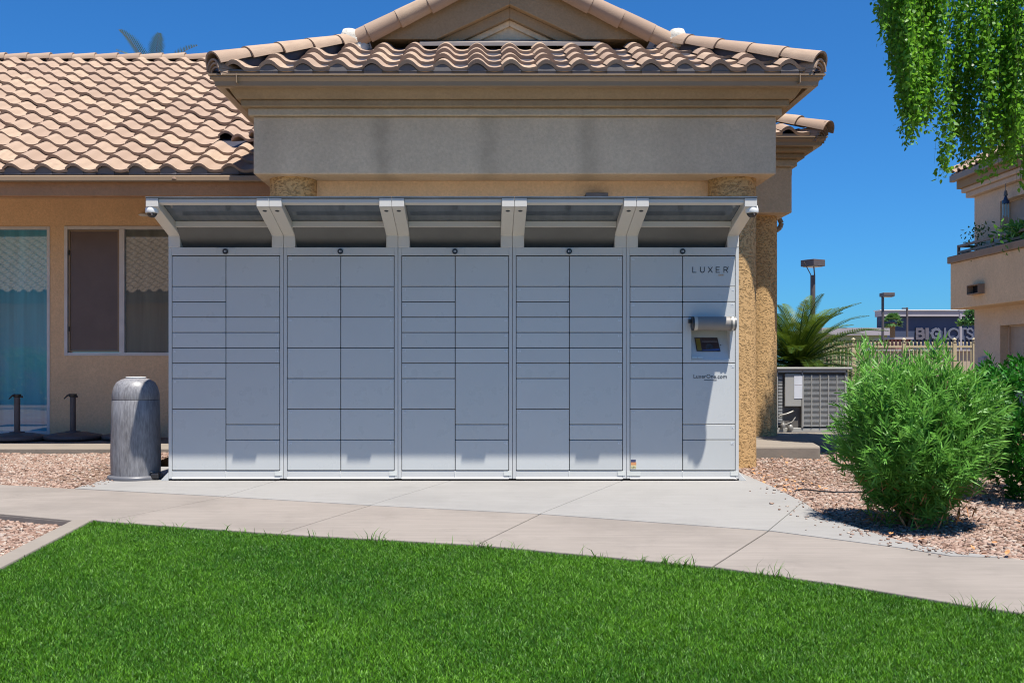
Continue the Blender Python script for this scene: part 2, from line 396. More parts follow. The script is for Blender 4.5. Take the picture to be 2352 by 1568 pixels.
def leaves(P, D, U, L, Wd, prof, curve=0.0):
    """flat leaves: P base points, D unit directions, U rough up vectors, L lengths, Wd widths; prof = [(t, width)], last one a tip. -> V, faces, per-vertex leaf index"""
    n = len(P); S = np.cross(D, U); S /= np.linalg.norm(S, axis=1, keepdims=True) + 1e-9
    N = np.cross(S, D)
    rows = []
    for t, wd in prof[:-1]:
        c = P + D * (L * t)[:, None] - N * (curve * L * t * t)[:, None]
        rows.append(c + S * (Wd * wd / 2)[:, None]); rows.append(c - S * (Wd * wd / 2)[:, None])
    t = prof[-1][0]; rows.append(P + D * (L * t)[:, None] - N * (curve * L * t * t)[:, None])
    k = len(rows); V = np.stack(rows, 1).reshape(-1, 3); b = (np.arange(n) * k)[:, None]
    q = [np.concatenate([b + 2 * i, b + 2 * i + 1, b + 2 * i + 3, b + 2 * i + 2], 1) for i in range(len(prof) - 2)]
    tri = np.concatenate([b + k - 3, b + k - 2, b + k - 1], 1)
    fs = ([np.concatenate(q, 0)] if q else []) + [tri]
    return V, fs, np.repeat(np.arange(n), k)
def unit(a): return a / (np.linalg.norm(a, axis=1, keepdims=True) + 1e-9)
def rdir(n): return unit(rng.normal(size=(n, 3)))
LEAF = [(0, 0.15), (0.3, 0.95), (0.65, 0.75), (1, 0)]
ROUND = [(0, 0.1), (0.28, 1.0), (0.6, 0.8), (1, 0)]
def leaf_object(name, parent, mat, P, D, U, L, Wd, prof=LEAF, curve=0.1, rnd=None, off=None):
    V, fs, ix = leaves(P, D, U, L, Wd, prof, curve)
    o = np.array(origin_of(parent)) if off is None else off
    r = rng.random(len(P)) if rnd is None else rnd
    me = np_mesh(name, V - o, fs, r[ix]); return link(name, me, mat, parent)

# ------------------------------------------------------------------ lettering: all text meshes made in one pass
def make_texts(items):
    objs = {}
    for s, size in items:
        c = bpy.data.curves.new('t', 'FONT'); c.body = s; c.size = size; c.align_x = 'CENTER'; c.align_y = 'CENTER'; c.extrude = 0.0005; c.resolution_u = 3
        o = bpy.data.objects.new('t', c); COL.objects.link(o); o.rotation_euler = (PI / 2, 0, 0); objs[(s, size)] = o
    bpy.context.view_layer.update(); dg = bpy.context.evaluated_depsgraph_get(); out = {}
    for k, o in objs.items():
        me = bpy.data.meshes.new_from_object(o.evaluated_get(dg)); me.transform(Matrix.Rotation(PI / 2, 4, 'X')); me.materials.clear(); out[k] = me
    for o in objs.values():
        c = o.data; bpy.data.objects.remove(o); bpy.data.curves.remove(c)
    return out
def stroke_letters(mb, word, x, y, z, h, wd, gap, t):
    """thin even-stroke capitals standing on the face at depth y"""
    S = {'L': [[(0, 1), (0, 0), (.62, 0)]], 'U': [[(0, 1), (0, .34), (.08, .12), (.26, 0), (.46, 0), (.64, .12), (.72, .34), (.72, 1)]],
         'X': [[(0, 0), (.75, 1)], [(0, 1), (.75, 0)]], 'E': [[(.62, 1), (0, 1), (0, 0), (.62, 0)], [(0, .52), (.55, .52)]],
         'R': [[(0, 0), (0, 1), (.42, 1), (.62, .9), (.66, .74), (.6, .56), (.42, .47), (0, .47)], [(.38, .47), (.7, 0)]]}
    for ch in word:
        for line in S[ch]:
            for (a, b), (c, d) in zip(line, line[1:]):
                p = Vector((x + a * wd, 0, z + b * h)); q = Vector((x + c * wd, 0, z + d * h)); n = (q - p).normalized(); s = Vector((-n.z, 0, n.x)) * t / 2
                p -= n * t / 2; q += n * t / 2
                mb.add([(v.x, y, v.z) for v in (p - s, q - s, q + s, p + s)], [(0, 1, 2, 3)])
        x += gap
# ================================================================== GROUND
def structure(o, label=None): return tag(o, kind='structure', label=label)
structure(box('ground', M['soil'], None, -600, 600, -400, 1500, -1.0, -0.10))

def inset(poly, d):
    n = len(poly); a = sum(poly[i][0] * poly[(i + 1) % n][1] - poly[(i + 1) % n][0] * poly[i][1] for i in range(n)); sg = 1 if a > 0 else -1
    out = []
    for i in range(n):
        p0, p, p1 = Vector(poly[i - 1]), Vector(poly[i]), Vector(poly[(i + 1) % n])
        e0 = (p - p0).normalized(); e1 = (p1 - p).normalized()
        n0 = Vector((-e0.y, e0.x)) * sg; n1 = Vector((-e1.y, e1.x)) * sg
        b = (n0 + n1); b = b / max(0.35, b.length_squared) * 2 if b.length > 1e-6 else n0
        out.append(tuple(p + b * d))
    return out
def inside(poly, x, y):
    r = np.zeros(x.shape, bool); n = len(poly)
    for i in range(n):
        (x0, y0), (x1, y1) = poly[i], poly[(i + 1) % n]
        c = ((y0 > y) != (y1 > y)) & (x < (x1 - x0) * (y - y0) / (y1 - y0 + 1e-12) + x0); r ^= c
    return r

# joints across walkway and pad: U = at the seam between old walk and new pad, L = at the lawn edge
UE, LE = (-3.305, 8.165), (-3.80, 6.93)
UA, LA = G(515, 1140), G(240, 1196)
UB, LB = G(850, 1160), G(640, 1225)
UC, LC = G(1240, 1180), G(1095, 1250)
UD, LD = G(1765, 1218), G(1637, 1300)
UF, LF = (3.15, 4.78), (2.62, 3.50)
UW, LW = (-9.0, 10.4), (-9.0, 8.9)
seamD = [G(2066, 1257), G(2183, 1276)]; join = G(2310, 1280)
lowD = [G(1920, 1340), G(2220, 1388.5), G(2352, 1407)]
# small kink of the lawn corner
corner = G(215, 1193); triA = G(165, 1194); triB = G(0, 1179)
walk = MB().prism([(-9, 10.35), UE, UA, UB, UC, UD, *seamD, (join[0], join[1] - .01), (3.1, 4.8), (5.5, 2.35), (4.95, 1.2), (2.6, 3.52), *lowD[::-1], LD, LC, LB, LA, corner, triA, triB, LE, (-9, 8.9)][::-1], -0.12, -0.014).build('walkway', M['joint'])
structure(walk)
slabs = [[UW, UE, LE, LW], [UE, UA, LA, corner, triA, triB, LE], [UA, UB, LB, LA], [UB, UC, LC, LB], [UC, UD, LD, LC], [UD, *seamD, join, UF, LF, *lowD[::-1], LD], [UF, (5.6, 2.3), (5.0, 1.1), LF]]
for s in slabs: MB().prism(inset(s, 0.0045), -0.10, 0.0).build('paving_slab', M['walk'], walk, 0.005)
PX0 = -3.28
dA = (-1.58, 9.95); dB = (.11, 9.95); dC = (1.67, 9.95)
edgeR = [join, G(2183, 1265), G(2070, 1242), G(1995, 1220), G(1920, 1195), G(1870, 1170), G(1845, 1152)]
Dp = edgeR[-1]
padR = [G(1770, 1115), (2.335, 9.2), (2.36, 9.95)]
pad = MB().prism([(PX0, UE[1] + .005), UA, UB, UC, UD, *[(x, y + .004) for x, y in seamD], *edgeR, *padR, (PX0, 9.95)], -0.12, -0.014).build('concrete_pad', M['joint'])
structure(pad)
pads = [[(PX0, UE[1]), UA, dA, (PX0, 9.95)], [UA, UB, dB, dA], [UB, UC, dC, dB], [UC, UD, Dp, *padR, dC], [UD, *seamD, *edgeR]]
for s in pads: MB().prism(inset(s, 0.003), -0.10, 0.003).build('concrete_slab', M['pad'], pad, 0.004)
# concrete edging strip between lawn and the gravel corner
c0, c1 = corner, (-2.03, 2.0); q0, q1 = triA, (-2.13, 2.0)
strip = MB().prism(inset([c0, q0, q1, c1][::-1], 0.004), -0.12, 0.004).build('edging_strip', M['curb'], None, 0.01); structure(strip)

# the patio slab along the left wing, and the entry slab on the right
structure(box('patio_slab', M['patio'], None, -14, -2.3, 10.92, 12.9, -0.2, 0.10, 0.008))
structure(MB().prism([(2.35, 10.97), (X(1884, 10.97), 10.97), (X(1886, 10.97) + .03, 11.1), (X(1886, 11.4) + .05, 12.0), (5.0, 12.05), (5.0, 13.4), (2.35, 13.4)], -0.2, 0.12).build('entry_slab', M['patio'], None, 0.02))
structure(box('condenser_pad', M['curb'], None, 3.88, 5.10, 13.75, 15.0, -0.2, 0.078, 0.01))

# ------------------------------------------------------------------ gravel beds
def sheet(name, poly, zf, mat, step=0.25, kind='structure'):
    xs = [p[0] for p in poly]; ys = [p[1] for p in poly]
    nx = int((max(xs) - min(xs)) / step) + 2; ny = int((max(ys) - min(ys)) / step) + 2
    gx, gy = np.meshgrid(np.linspace(min(xs), max(xs), nx), np.linspace(min(ys), max(ys), ny))
    gz = zf(gx, gy); V = np.stack([gx.ravel(), gy.ravel(), gz.ravel()], 1)
    i = (np.arange(ny - 1)[:, None] * nx + np.arange(nx - 1)[None]).ravel()
    f = np.stack([i, i + 1, i + 1 + nx, i + nx], 1)
    return structure(link(name, np_mesh(name, V, [f], smooth=True), mat))
def zl(x, y): return -0.045 + np.clip((y - 8.2) / 2.6, 0, 1) * 0.09 + 0.008 * np.sin(x * 3.1) * np.cos(y * 2.3)
def zr(x, y): return -0.035 + 0.012 * np.sin(x * 2.3 + 1) * np.cos(y * 1.7) + np.clip((y - 9.0) / 4, 0, 1) * 0.02
leftbed = [(-9, 8.2), (PX0, 8.2), (PX0, 10.92), (-9, 10.92)]
sheet('gravel_bed', leftbed, zl, M['sand'])
sheet('gravel_bed', [(-9, -2.0), (-2.12, -2.0), (-2.12, 6.95), (-9, 6.95)], lambda x, y: -0.05 + 0 * x, M['sand'])
sheet('gravel_bed', [(2.0, 4.6), (3.2, 4.6), (5.4, 2.2), (14, 2.2), (14, 16), (2.0, 16)], zr, M['sand'])

ico_v = None
def icosa():
    b = bmesh.new(); bmesh.ops.create_cube(b, size=1.35); bmesh.ops.triangulate(b, faces=b.faces[:])
    v = np.array([x.co[:] for x in b.verts]); f = np.array([[q.index for q in t.verts] for t in b.faces]); b.free(); return v, f
IV, IF = icosa()
def pebbles(name, label, pts, zf, smin, smax, mat=M['stone']):
    n = len(pts); s = smin + (smax - smin) * rng.random(n) ** 1.6
    nv = len(IV)
    V = IV[None] * (1 + 0.35 * rng.normal(size=(n, nv, 1)).clip(-1, 1))
    sc = np.stack([s * (.8 + .7 * rng.random(n)), s * (.7 + .5 * rng.random(n)), s * (.4 + .35 * rng.random(n))], 1)
    V = V * sc[:, None, :]
    t = rng.random(n) * 2 * PI; tl = rng.normal(size=n) * .35
    c, si = np.cos(tl)[:, None], np.sin(tl)[:, None]
    y, z = V[..., 1] * c - V[..., 2] * si, V[..., 1] * si + V[..., 2] * c; x = V[..., 0]
    c, si = np.cos(t)[:, None], np.sin(t)[:, None]
    x, y = x * c - y * si, x * si + y * c
    V = np.stack([x + pts[:, 0:1], y + pts[:, 1:2], z + zf(pts[:, 0], pts[:, 1])[:, None] + (s * .35)[:, None]], -1)
    f = (IF[None] + (np.arange(n) * nv)[:, None, None]).reshape(-1, 3)
    o = link(name, np_mesh(name, V.reshape(-1, 3), [f], np.repeat(rng.random(n), nv)), mat)
    return tag(o, label, 'gravel', None, 'stuff')
def scatter(poly, dens, keep=None):
    xs = [p[0] for p in poly]; ys = [p[1] for p in poly]; A = (max(xs) - min(xs)) * (max(ys) - min(ys)); n = int(A * dens)
    x = rng.uniform(min(xs), max(xs), n); y = rng.uniform(min(ys), max(ys), n); k = inside(poly, x, y)
    if keep is not None: k &= keep(x, y)
    return np.stack([x[k], y[k]], 1)
def patchy(x, y, s=1.7, o=0.0):
    return np.sin(x * s * 1.3 + o) * np.cos(y * s + o * 2) + 0.6 * np.sin(x * s * 2.9 + y * s * 2.1 + o)
walkline = [(-9, 10.35), UE, UA]
nearwall = lambda x, y: (~inside([(PX0 - .55, 8.9), (PX0 - .05, 8.4), (PX0, 9.6), (PX0 - .5, 10.1)], x, y)) | (rng.random(len(x)) < .25)
pL = scatter([(-5.6, 9.16), (-3.32, 8.2), (PX0 - .01, 8.17), (PX0 - .01, 10.9), (-5.6, 10.9)], 2900, nearwall)
pebbles('gravel', 'pink gravel between the left end of the walkway and the patio slab', pL, zl, 0.008, 0.0175)
pT = scatter([triB, triA, (-2.47, 5.2), (-2.35, 4.0), (-4.4, 4.0), (-4.4, 7.05)], 3000)
pebbles('gravel', 'pink gravel corner between the walkway and the lawn edging', pT, lambda x, y: -0.05 + 0 * x, 0.008, 0.0175)
rb = [(p[0] + .02, p[1]) for p in edgeR] + [(2.37, 7.9), (2.37, 9.2), (2.40, 10.96), (3.62, 10.96), (3.75, 12.0), (5.1, 12.0), (5.1, 13.7), (7.0, 13.7), (6.6, 9.5), (5.8, 6.0), (4.2, 4.6), (3.2, 4.8)]
sandy = lambda x, y: rng.random(len(x)) > np.clip(1.2 - ((x - 3.15) ** 2 / .5 + (y - 9.2) ** 2 / 1.1), 0, 0.7)
pR = scatter(rb, 2600, lambda x, y: sandy(x, y) & (rng.random(len(x)) < np.clip(1.75 - y / 9.5, .35, 1)))
pebbles('gravel', 'pink gravel bed around the bushes on the right', pR, zr, 0.008, 0.0175)
rim = [Vector(p) for p in edgeR + padR[:1]]
sp_ = []
for _ in range(150):
    i_ = random.randrange(len(rim) - 1); q_ = rim[i_].lerp(rim[i_ + 1], random.random()); sp_.append((q_.x - abs(random.gauss(0, .11)), q_.y - abs(random.gauss(0, .02))))
for _ in range(70): sp_.append((random.uniform(-5.2, PX0), 8.16 - abs(random.gauss(0, .06)) - .0)) if False else sp_.append((PX0 + abs(random.gauss(0, .06)), random.uniform(8.2, 9.2)))
pebbles('gravel', 'few stray gravel stones spilled onto the pale concrete pad', np.array(sp_), lambda x, y: .003 + 0 * x, 0.005, 0.011)
# dry leaves caught in the right bed
pd = np.concatenate([scatter(rb, 10), scatter([(2.36, 8.0), (2.75, 8.0), (2.9, 10.6), (2.4, 10.6)], 70)])
n = len(pd); D = unit(np.stack([rng.normal(size=n), rng.normal(size=n), .2 * rng.normal(size=n)], 1))
lf = leaf_object('fallen_leaf_litter', None, M['dry'], np.concatenate([pd, (zr(pd[:, 0], pd[:, 1]) + .03)[:, None]], 1), D, np.tile([[.2, .1, 1.]], (n, 1)), rng.uniform(.04, .08, n), rng.uniform(.02, .03, n))
tag(lf, 'orange dry leaves scattered over the right gravel bed', 'leaf litter', None, 'stuff')
hose = MB().path([(X(px, Y), Y, .012) for px, Y in ((1826, 7.9), (1832, 7.98), (1850, 8.0), (1880, 7.9), (1920, 7.82), (1990, 7.85), (2060, 7.7))], .006, 7).build('irrigation_tube', M['black'])
tag(hose, 'thin black irrigation tube lying on the gravel beside the bush', 'tube')

# ------------------------------------------------------------------ lawn
lawnpoly = [corner, (LA[0], LA[1]), LB, LC, LD, *lowD, (2.6, 3.50), (4.9, 1.1), (4.9, -6), (-1.5, -6), c1]
structure(MB().prism(lawnpoly[::-1], -0.3, -0.012).build('lawn', M['turf']))
structure(box('lawn_beyond', M['turf'], None, -14, 14, -30, -6.01, -0.3, -0.030))
def blades(n, poly, h0, h1, wd, name, label, keep=None, lean=0.55):
    N_ = n * 2 if keep is None else n * 40; x = rng.uniform(-3.0, 3.2, N_); u = rng.random(N_); y = 2.35 * (6.7 / 2.35) ** (u ** .92)
    k = inside(poly, x, y) & (np.abs(x) < .62 * y + .75)
    if keep is not None: k &= keep(x, y)
    x, y = x[k][:n], y[k][:n]; n = len(x)
    pat = patchy(x, y, 1.3); fine = patchy(x, y, 9.0, 2.0)
    h = (h0 + (h1 - h0) * rng.random(n) ** 1.5) * (1 + .12 * fine)
    a = rng.random(n) * 2 * PI + .8 * np.sin(x * 7 + y * 5); ln = lean * (0.2 + 1.1 * rng.random(n))
    d = np.stack([np.cos(a) * ln, np.sin(a) * ln, np.ones(n)], 1); d = unit(d)
    b = np.stack([x, y, np.full(n, -.012)], 1)
    t = rng.random(n) * 2 * PI; s = np.stack([np.cos(t), np.sin(t), np.zeros(n)], 1) * (wd * (.6 + .8 * rng.random(n)))[:, None] / 2
    mid = b + d * (h * .55)[:, None]; tip = mid + unit(d + np.stack([np.cos(a), np.sin(a), -.2 * np.ones(n)], 1) * (.25 + .8 * rng.random(n))[:, None]) * (h * .5)[:, None]
    V = np.stack([b + s, b - s, mid + s * .85, mid - s * .85, tip], 1).reshape(-1, 3)
    i = (np.arange(n) * 5)[:, None]
    fq = np.concatenate([i, i + 1, i + 3, i + 2], 1); ft = np.concatenate([i + 2, i + 3, i + 4], 1)
    r = np.clip(.40 + .11 * pat + .08 * patchy(x, y, 4.1, 5.0) + .08 * fine + .26 * rng.normal(size=n), 0, 1)
    o = link(name, np_mesh(name, V, [fq, ft], np.repeat(r, 5)), M['grass']); return tag(o, label, 'grass', None, 'stuff')
lawn_in = [(x, y - .004) for x, y in (corner, LA, LB, LC, LD, *lowD)] + [(2.55, 3.5), (3.2, 2.0), c1]
blades(470000, lawn_in, .008, .025, .0026, 'lawn_grass', 'dense green mown lawn grass in the foreground', lean=.8)
edge = [(x, y + .0) for x, y in (corner, LA, LB, LC, LD, *lowD)]
nearedge = lambda x, y: np.min([np.hypot(x - (a[0] + t * (b[0] - a[0])), y - (a[1] + t * (b[1] - a[1]))) for a, b in zip(edge, edge[1:]) for t in np.linspace(0, 1, 12)], axis=0) < .035 + .05 * (patchy(x, y, 11, 1) > .7)
blades(3200, lawn_in, .035, .095, .0042, 'lawn_grass', 'long uncut grass blades fringing the walkway edge', lambda x, y: nearedge(x, y) & (patchy(x, y, 9, 3) + .8 * rng.random(len(x)) > .35), .7)
# ================================================================== CLUBHOUSE
house = thing('clubhouse', 'tan stucco clubhouse with clay tile roofs behind the parcel lockers', 'building', (0, 10, 0))

def stile(W, L, hgt=0.054, th=0.031, n=14, over=0.05):
    us = np.linspace(0, 1 + over, n + 1); prof = []
    for u in us:
        if u < .56: z = .010 * (1 - u / .56) + hgt * math.sin(PI * u / .56) ** .9
        elif u <= 1: z = -.014 * math.sin(PI * (u - .56) / .44)
        else: z = -.006 * (u - 1) / over
        prof.append((u * W, z))
    V, Fc = [], []
    for y in (0, L):
        for x, z in prof: V.append((x, y, z))
        for x, z in prof: V.append((x, y, z - th))
    m = n + 1
    top0, bot0, top1 = 0, m, 2 * m
    for i in range(n):
        Fc.append((top0 + i, top0 + i + 1, top1 + i + 1, top1 + i))
    b = len(V); V += [V[top0 + i] for i in range(m)] + [V[bot0 + i] for i in range(m)]
    for i in range(n): Fc.append((b + m + i, b + m + i + 1, b + i + 1, b + i))
    b2 = len(V); V += [V[bot0 + i] for i in range(m)] + [V[3 * m + i] for i in range(m)]
    for i in range(n): Fc.append((b2 + i, b2 + m + i, b2 + m + i + 1, b2 + i + 1))
    me = bpy.data.meshes.new('roof_tile'); me.from_pydata(V, [], Fc); me.polygons.foreach_set('use_smooth', [True] * n + [False] * n + [True] * n); me.update(); return me
def barrel(L, r0, r1, a0=0, a1=PI, th=0.018, n=12, name='ridge_tile'):
    V, Fc, sm = [], [], []
    for rr in (0, -th):
        for y, r in ((0, r0), (L, r1)):
            for i in range(n + 1):
                a = a0 + (a1 - a0) * i / n; V.append(((r + rr) * math.cos(a), y, (r + rr) * math.sin(a)))
    m = n + 1
    for i in range(n):
        Fc.append((i, m + i, m + i + 1, i + 1)); sm.append(True)
    for i in range(n):
        Fc.append((2 * m + i, 2 * m + i + 1, 3 * m + i + 1, 3 * m + i)); sm.append(True)
    b = len(V); V += [V[i] for i in range(m)] + [V[2 * m + i] for i in range(m)] + [V[m + i] for i in range(m)] + [V[3 * m + i] for i in range(m)]
    for i in range(n):
        Fc.append((b + i, b + i + 1, b + m + i + 1, b + m + i)); sm.append(False)
        Fc.append((b + 2 * m + i, b + 3 * m + i, b + 3 * m + i + 1, b + 2 * m + i + 1)); sm.append(False)
    me = bpy.data.meshes.new(name); me.from_pydata(V, [], Fc); me.polygons.foreach_set('use_smooth', sm); me.update(); return me
def put(name, me, parent, origin, yax, up=(0, 0, 1), mat=M['tile']):
    y = Vector(yax).normalized(); x = y.cross(Vector(up)).normalized(); z = x.cross(y)
    R = Matrix((x, y, z)).transposed().to_4x4(); o = link(name, me, mat, parent)
    o.matrix_local = Matrix.Translation(Vector(origin) - origin_of(parent)) @ R; return o
def jit(s): return random.uniform(-s, s)
def tile_field(roof, me, x0, W, Y0, Z0, m, eh, rows, th, xr, skip=None):
    """lay rows of tiles; xr(row) -> (xmin, xmax) of tile centres"""
    e = eh * math.sqrt(1 + m * m); dl = math.asin(th / e); a = math.atan(m) - dl; n = 0
    for r in range(rows):
        lo, hi = xr(r); k0 = math.ceil((lo - x0) / W - .5); k1 = math.floor((hi - x0) / W - .5)
        for k in range(k0, k1 + 1):
            if skip and skip(r, x0 + (k + .5) * W): continue
            aa = a + jit(.016); org = (x0 + k * W + jit(.006), Y0 + r * eh + jit(.008), Z0 + r * eh * m + th + .006 + jit(.002))
            put('roof_tile', me, roof, org, (jit(.012), math.cos(aa), math.sin(aa))); n += 1
    return n

# ------------------------------------------------------------------ left wing
WY, WM, WE, WW = 10.92, .5277, .291, .333          # eave line, roof pitch, course depth, tile width
WZ = 3.045; NR = 18; RY = WY + NR * WE; RZ = WZ + NR * WE * WM
YW = 12.65
# wall with the two window openings
xa, xb = X(115, YW), X(148, YW)        # pier between the tall window and the sash window
xs1 = X(402, YW); zs, zh = Z(817, YW), Z(519, YW)
zd = Z(997, YW); zhd = Z(520, YW)
wl = MB()
wl.box(-14, -2.2, YW, YW + .25, zhd, 3.12)                       # over the windows
wl.box(xa, xb, YW, YW + .25, 0.0, zhd)                           # pier
wl.box(xb, xs1, YW, YW + .25, 0.0, zs); wl.box(xs1, -2.2, YW, YW + .25, 0.0, zhd)
wl.box(X(-120, YW), xa, YW, YW + .25, 0.0, zd); wl.box(-14, X(-120, YW), YW, YW + .25, 0.0, zhd)
wl.build('wing_wall', M['wall'], house)
def frame(name, parent, x0, x1, z0, z1, t, y0, y1, mat):
    mb = MB(); mb.box(x0, x0 + t, y0, y1, z0, z1); mb.box(x1 - t, x1, y0, y1, z0, z1); mb.box(x0 + t, x1 - t, y0, y1, z1 - t, z1); mb.box(x0 + t, x1 - t, y0, y1, z0, z0 + t)
    return mb.build(name, mat, parent, .004)
win = frame('window', house, xb, xs1, zs, zh, .040, YW - .012, YW + .10, M['frame'])
xm0, xm1 = X(274, YW), X(286, YW)
box('mullion', M['frame'], win, xm0, xm1, YW - .008, YW + .09, zs + .042, zh - .042, .004)
sash = frame('screen_sash', win, xb + .045, xm0 - .004, zs + .045, zh - .045, .022, YW + .01, YW + .04, M['gutter'])
box('screen_pane', M['screen'], win, xb + .068, xm0 - .027, YW + .022, YW + .032, zs + .068, zh - .068)
box('window_pane', M['greyglass'], win, xm1 + .002, xs1 - .042, YW + .03, YW + .04, zs + .042, zh - .042)
box('sash_handle', M['dark'], win, xb + .05, xb + .062, YW + .0, YW + .012, zs + .30, zs + .36); box('sash_handle', M['dark'], win, xb + .05, xb + .062, YW + .0, YW + .012, zh - .36, zh - .30)
tall = frame('tall_window', house, X(-120, YW), xa, zd, zhd, .038, YW - .010, YW + .10, M['frame'])
box('window_pane', M['teal'], tall, X(-120, YW) + .04, xa - .04, YW + .02, YW + .03, zd + .04, zhd - .04)

MB().lathe([(0, .022), (.05, .018), (.075, 0), (.05, -.014), (0, -.018)], (X(332, YW - .05), YW - .05, Z(494, YW - .05)), 18).build('wall_fixture', M['white'], house)
wr = MB()      # roof body of the wing: underlayment slopes
wr.add([(-14, WY, WZ - .02), (0, WY, WZ - .02), (0, RY, RZ - .02), (-14, RY, RZ - .02)], [(0, 1, 2, 3)])
wr.add([(-14, RY, RZ - .02), (0, RY, RZ - .02), (0, RY + 6, RZ - 3.2), (-14, RY + 6, RZ - 3.2)], [(0, 1, 2, 3)])
wroof = wr.build('wing_roof', M['deck'], house)
st = stile(WW, WE * math.sqrt(1 + WM * WM) * 1.13)
X0W = -4.893 - .78 * WW                                            # a pan centre measured on the eave course
def wing_x(r):
    Y = WY + r * WE; return ((-45 - VX) * Y / F, min(-2.42 - .0 * r, (640 - VX) * Y / F) if r > 2 else -2.40)
broken = lambda r, x: (r == 3 and -3.05 < x < -2.45)
nw = tile_field(wroof, st, X0W, WW, WY, WZ, WM, WE, NR, .036, wing_x, broken)
# lifted tile pieces and the dark hole beside the portico
put('roof_tile', st, wroof, (-2.93, WY + 3.0 * WE, WZ + 3.0 * WE * WM + .085), (.32, .80, .20)); put('roof_tile', st, wroof, (-2.74, WY + 3.15 * WE, WZ + 3.15 * WE * WM + .11), (.75, .55, .12))
# tiles of the same roof further left, outside the picture: one joined piece
far = MB(); tme = [v.co.copy() for v in st.vertices]; tf = [tuple(p.vertices) for p in st.polygons]
a_ = math.atan(WM) - math.asin(.03 / (WE * math.sqrt(1 + WM * WM)))
Rm = Matrix.Rotation(a_, 3, 'X')
for r in range(NR):
    lo = wing_x(r)[0]; k1 = math.ceil((lo - X0W) / WW - .5) - 1
    for k in range(k1 - 5, k1 + 1):
        o3 = Vector((X0W + k * WW, WY + r * WE, WZ + r * WE * WM + .036)); far.add([o3 + Rm @ v for v in tme], tf, True)
tag(far.build('roof_tile_field', M['tile'], wroof), kind='stuff')
bar = barrel(.41, .105, .118)
xr0 = X(-40, RY); pitch = X(51.5 * 1 + VX, RY); i = 0
while xr0 + i * pitch < -3.6:
    put('ridge_tile', bar, wroof, (xr0 + i * pitch - .03, RY + .02, RZ - .005 + jit(.004)), (1, jit(.01), .045)); i += 1
def bird_stops(name, x0, W, xa, xb, hgt, th, tt, Y, Zp, zlo, inc):
    # metal closure that fills the barrel mouths along an eave
    mb = MB(); k = math.floor((xa - x0) / W) - 1
    while x0 + k * W < xb:
        pts = []
        for q in range(11):
            uu = .03 + .52 * q / 10; z = .010 * (1 - uu / .56) + hgt * math.sin(PI * uu / .56) ** .9 + tt + .006 - th - .003 + inc
            pts.append((x0 + k * W + uu * W, Zp + z))
        if pts[0][0] > xa and pts[-1][0] < xb: mb.prism([(pts[0][0], zlo)] + pts + [(pts[-1][0], zlo)], Y, Y + .012, 'y')
        k += 1
    mb.build(name, M['closure'], house)
# eave closure, gutter, fascia, soffit of the wing
zg1, zg0 = Z(403, WY - .05), Z(417, WY - .05)
box('eave_closure', M['closure'], house, -14, -2.30, WY + .03, WY + .05, zg0 + .01, WZ + .022)
bird_stops('bird_stop', X0W, WW, -7.5, -2.36, .054, .031, .036, WY + .016, WZ, zg0 + .02, .006)
box('wing_gutter', M['gutter'], house, -14, -2.33, WY - .06, WY + .028, zg0, zg1, .012)
box('wing_fascia', M['fascia'], house, -14, -2.30, WY + .03, WY + .14, Z(450, WY + .03), zg0 + .03, .006)
box('wing_soffit', M['soffit'], house, -14, -2.2, WY + .14, YW + .2, 3.05, 3.10)
MB().lathe([(.0, .028), (.02, .02), (.024, 0)], (X(400, WY - .06), WY - .062, Z(409, WY - .06) - .014), 8).build('gutter_pebble', M['sand'], house)

# ------------------------------------------------------------------ portico in front
PY = 9.93; PCX = .285; PHW = 2.537
bx0, bx1 = PCX - PHW, PCX + PHW; zb0 = Z(400, PY); zb1 = Z(268, PY)
bm = MB(); bm.box(bx0, bx1, PY, 10.27, zb0, zb1)                                             # front beam
bm.box(bx0 - .0, bx0 + .55, 10.27, 12.62, zb0 + .001, zb1); bm.box(bx1 - .4, bx1, 10.27, 12.45, zb0 + .001, zb1)   # returns
bm.build('portico_beam', M['beam'], house, .012)
box('portico_soffit', M['soffit'], house, bx0 + .5, bx1 - .35, 10.272, 12.5, zb0 + .002, zb0 + .05)
box('portico_back_wall', M['wall'], house, bx0 + .30, bx1 - .35, 10.31, 10.45, 0, zb0 + .0015)
def ring(name, mat, o, z0, z1, bev=.01):
    box(name, mat, house, bx0 - o, bx1 + o, PY - o, 12.62, z0, z1, bev)
ring('cornice_band', M['band'], .045, zb1, Z(248, PY - .045))
ring('cornice_moulding', M['brown'], .10, Z(248, PY - .045) + .001, Z(229, PY - .10))
cov = MB()      # sloped upper moulding, a shallow cove on three sides
zc0, zc1 = Z(229, PY - .10) + .001, Z(199, PY - .2) + .03
o0, o1 = .135, .225
a = [(bx0 - o0, PY - o0, zc0), (bx1 + o0, PY - o0, zc0), (bx1 + o0, 12.6, zc0), (bx0 - o0, 12.6, zc0)]
b = [(bx0 - o1, PY - o1, zc1), (bx1 + o1, PY - o1, zc1), (bx1 + o1, 12.6, zc1), (bx0 - o1, 12.6, zc1)]
cov.add(a + b, [(3, 2, 1, 0), (4, 5, 6, 7)] + [(i, (i + 1) % 4, 4 + (i + 1) % 4, 4 + i) for i in range(4)]); cov.build('cornice_cove', M['brown'], house)
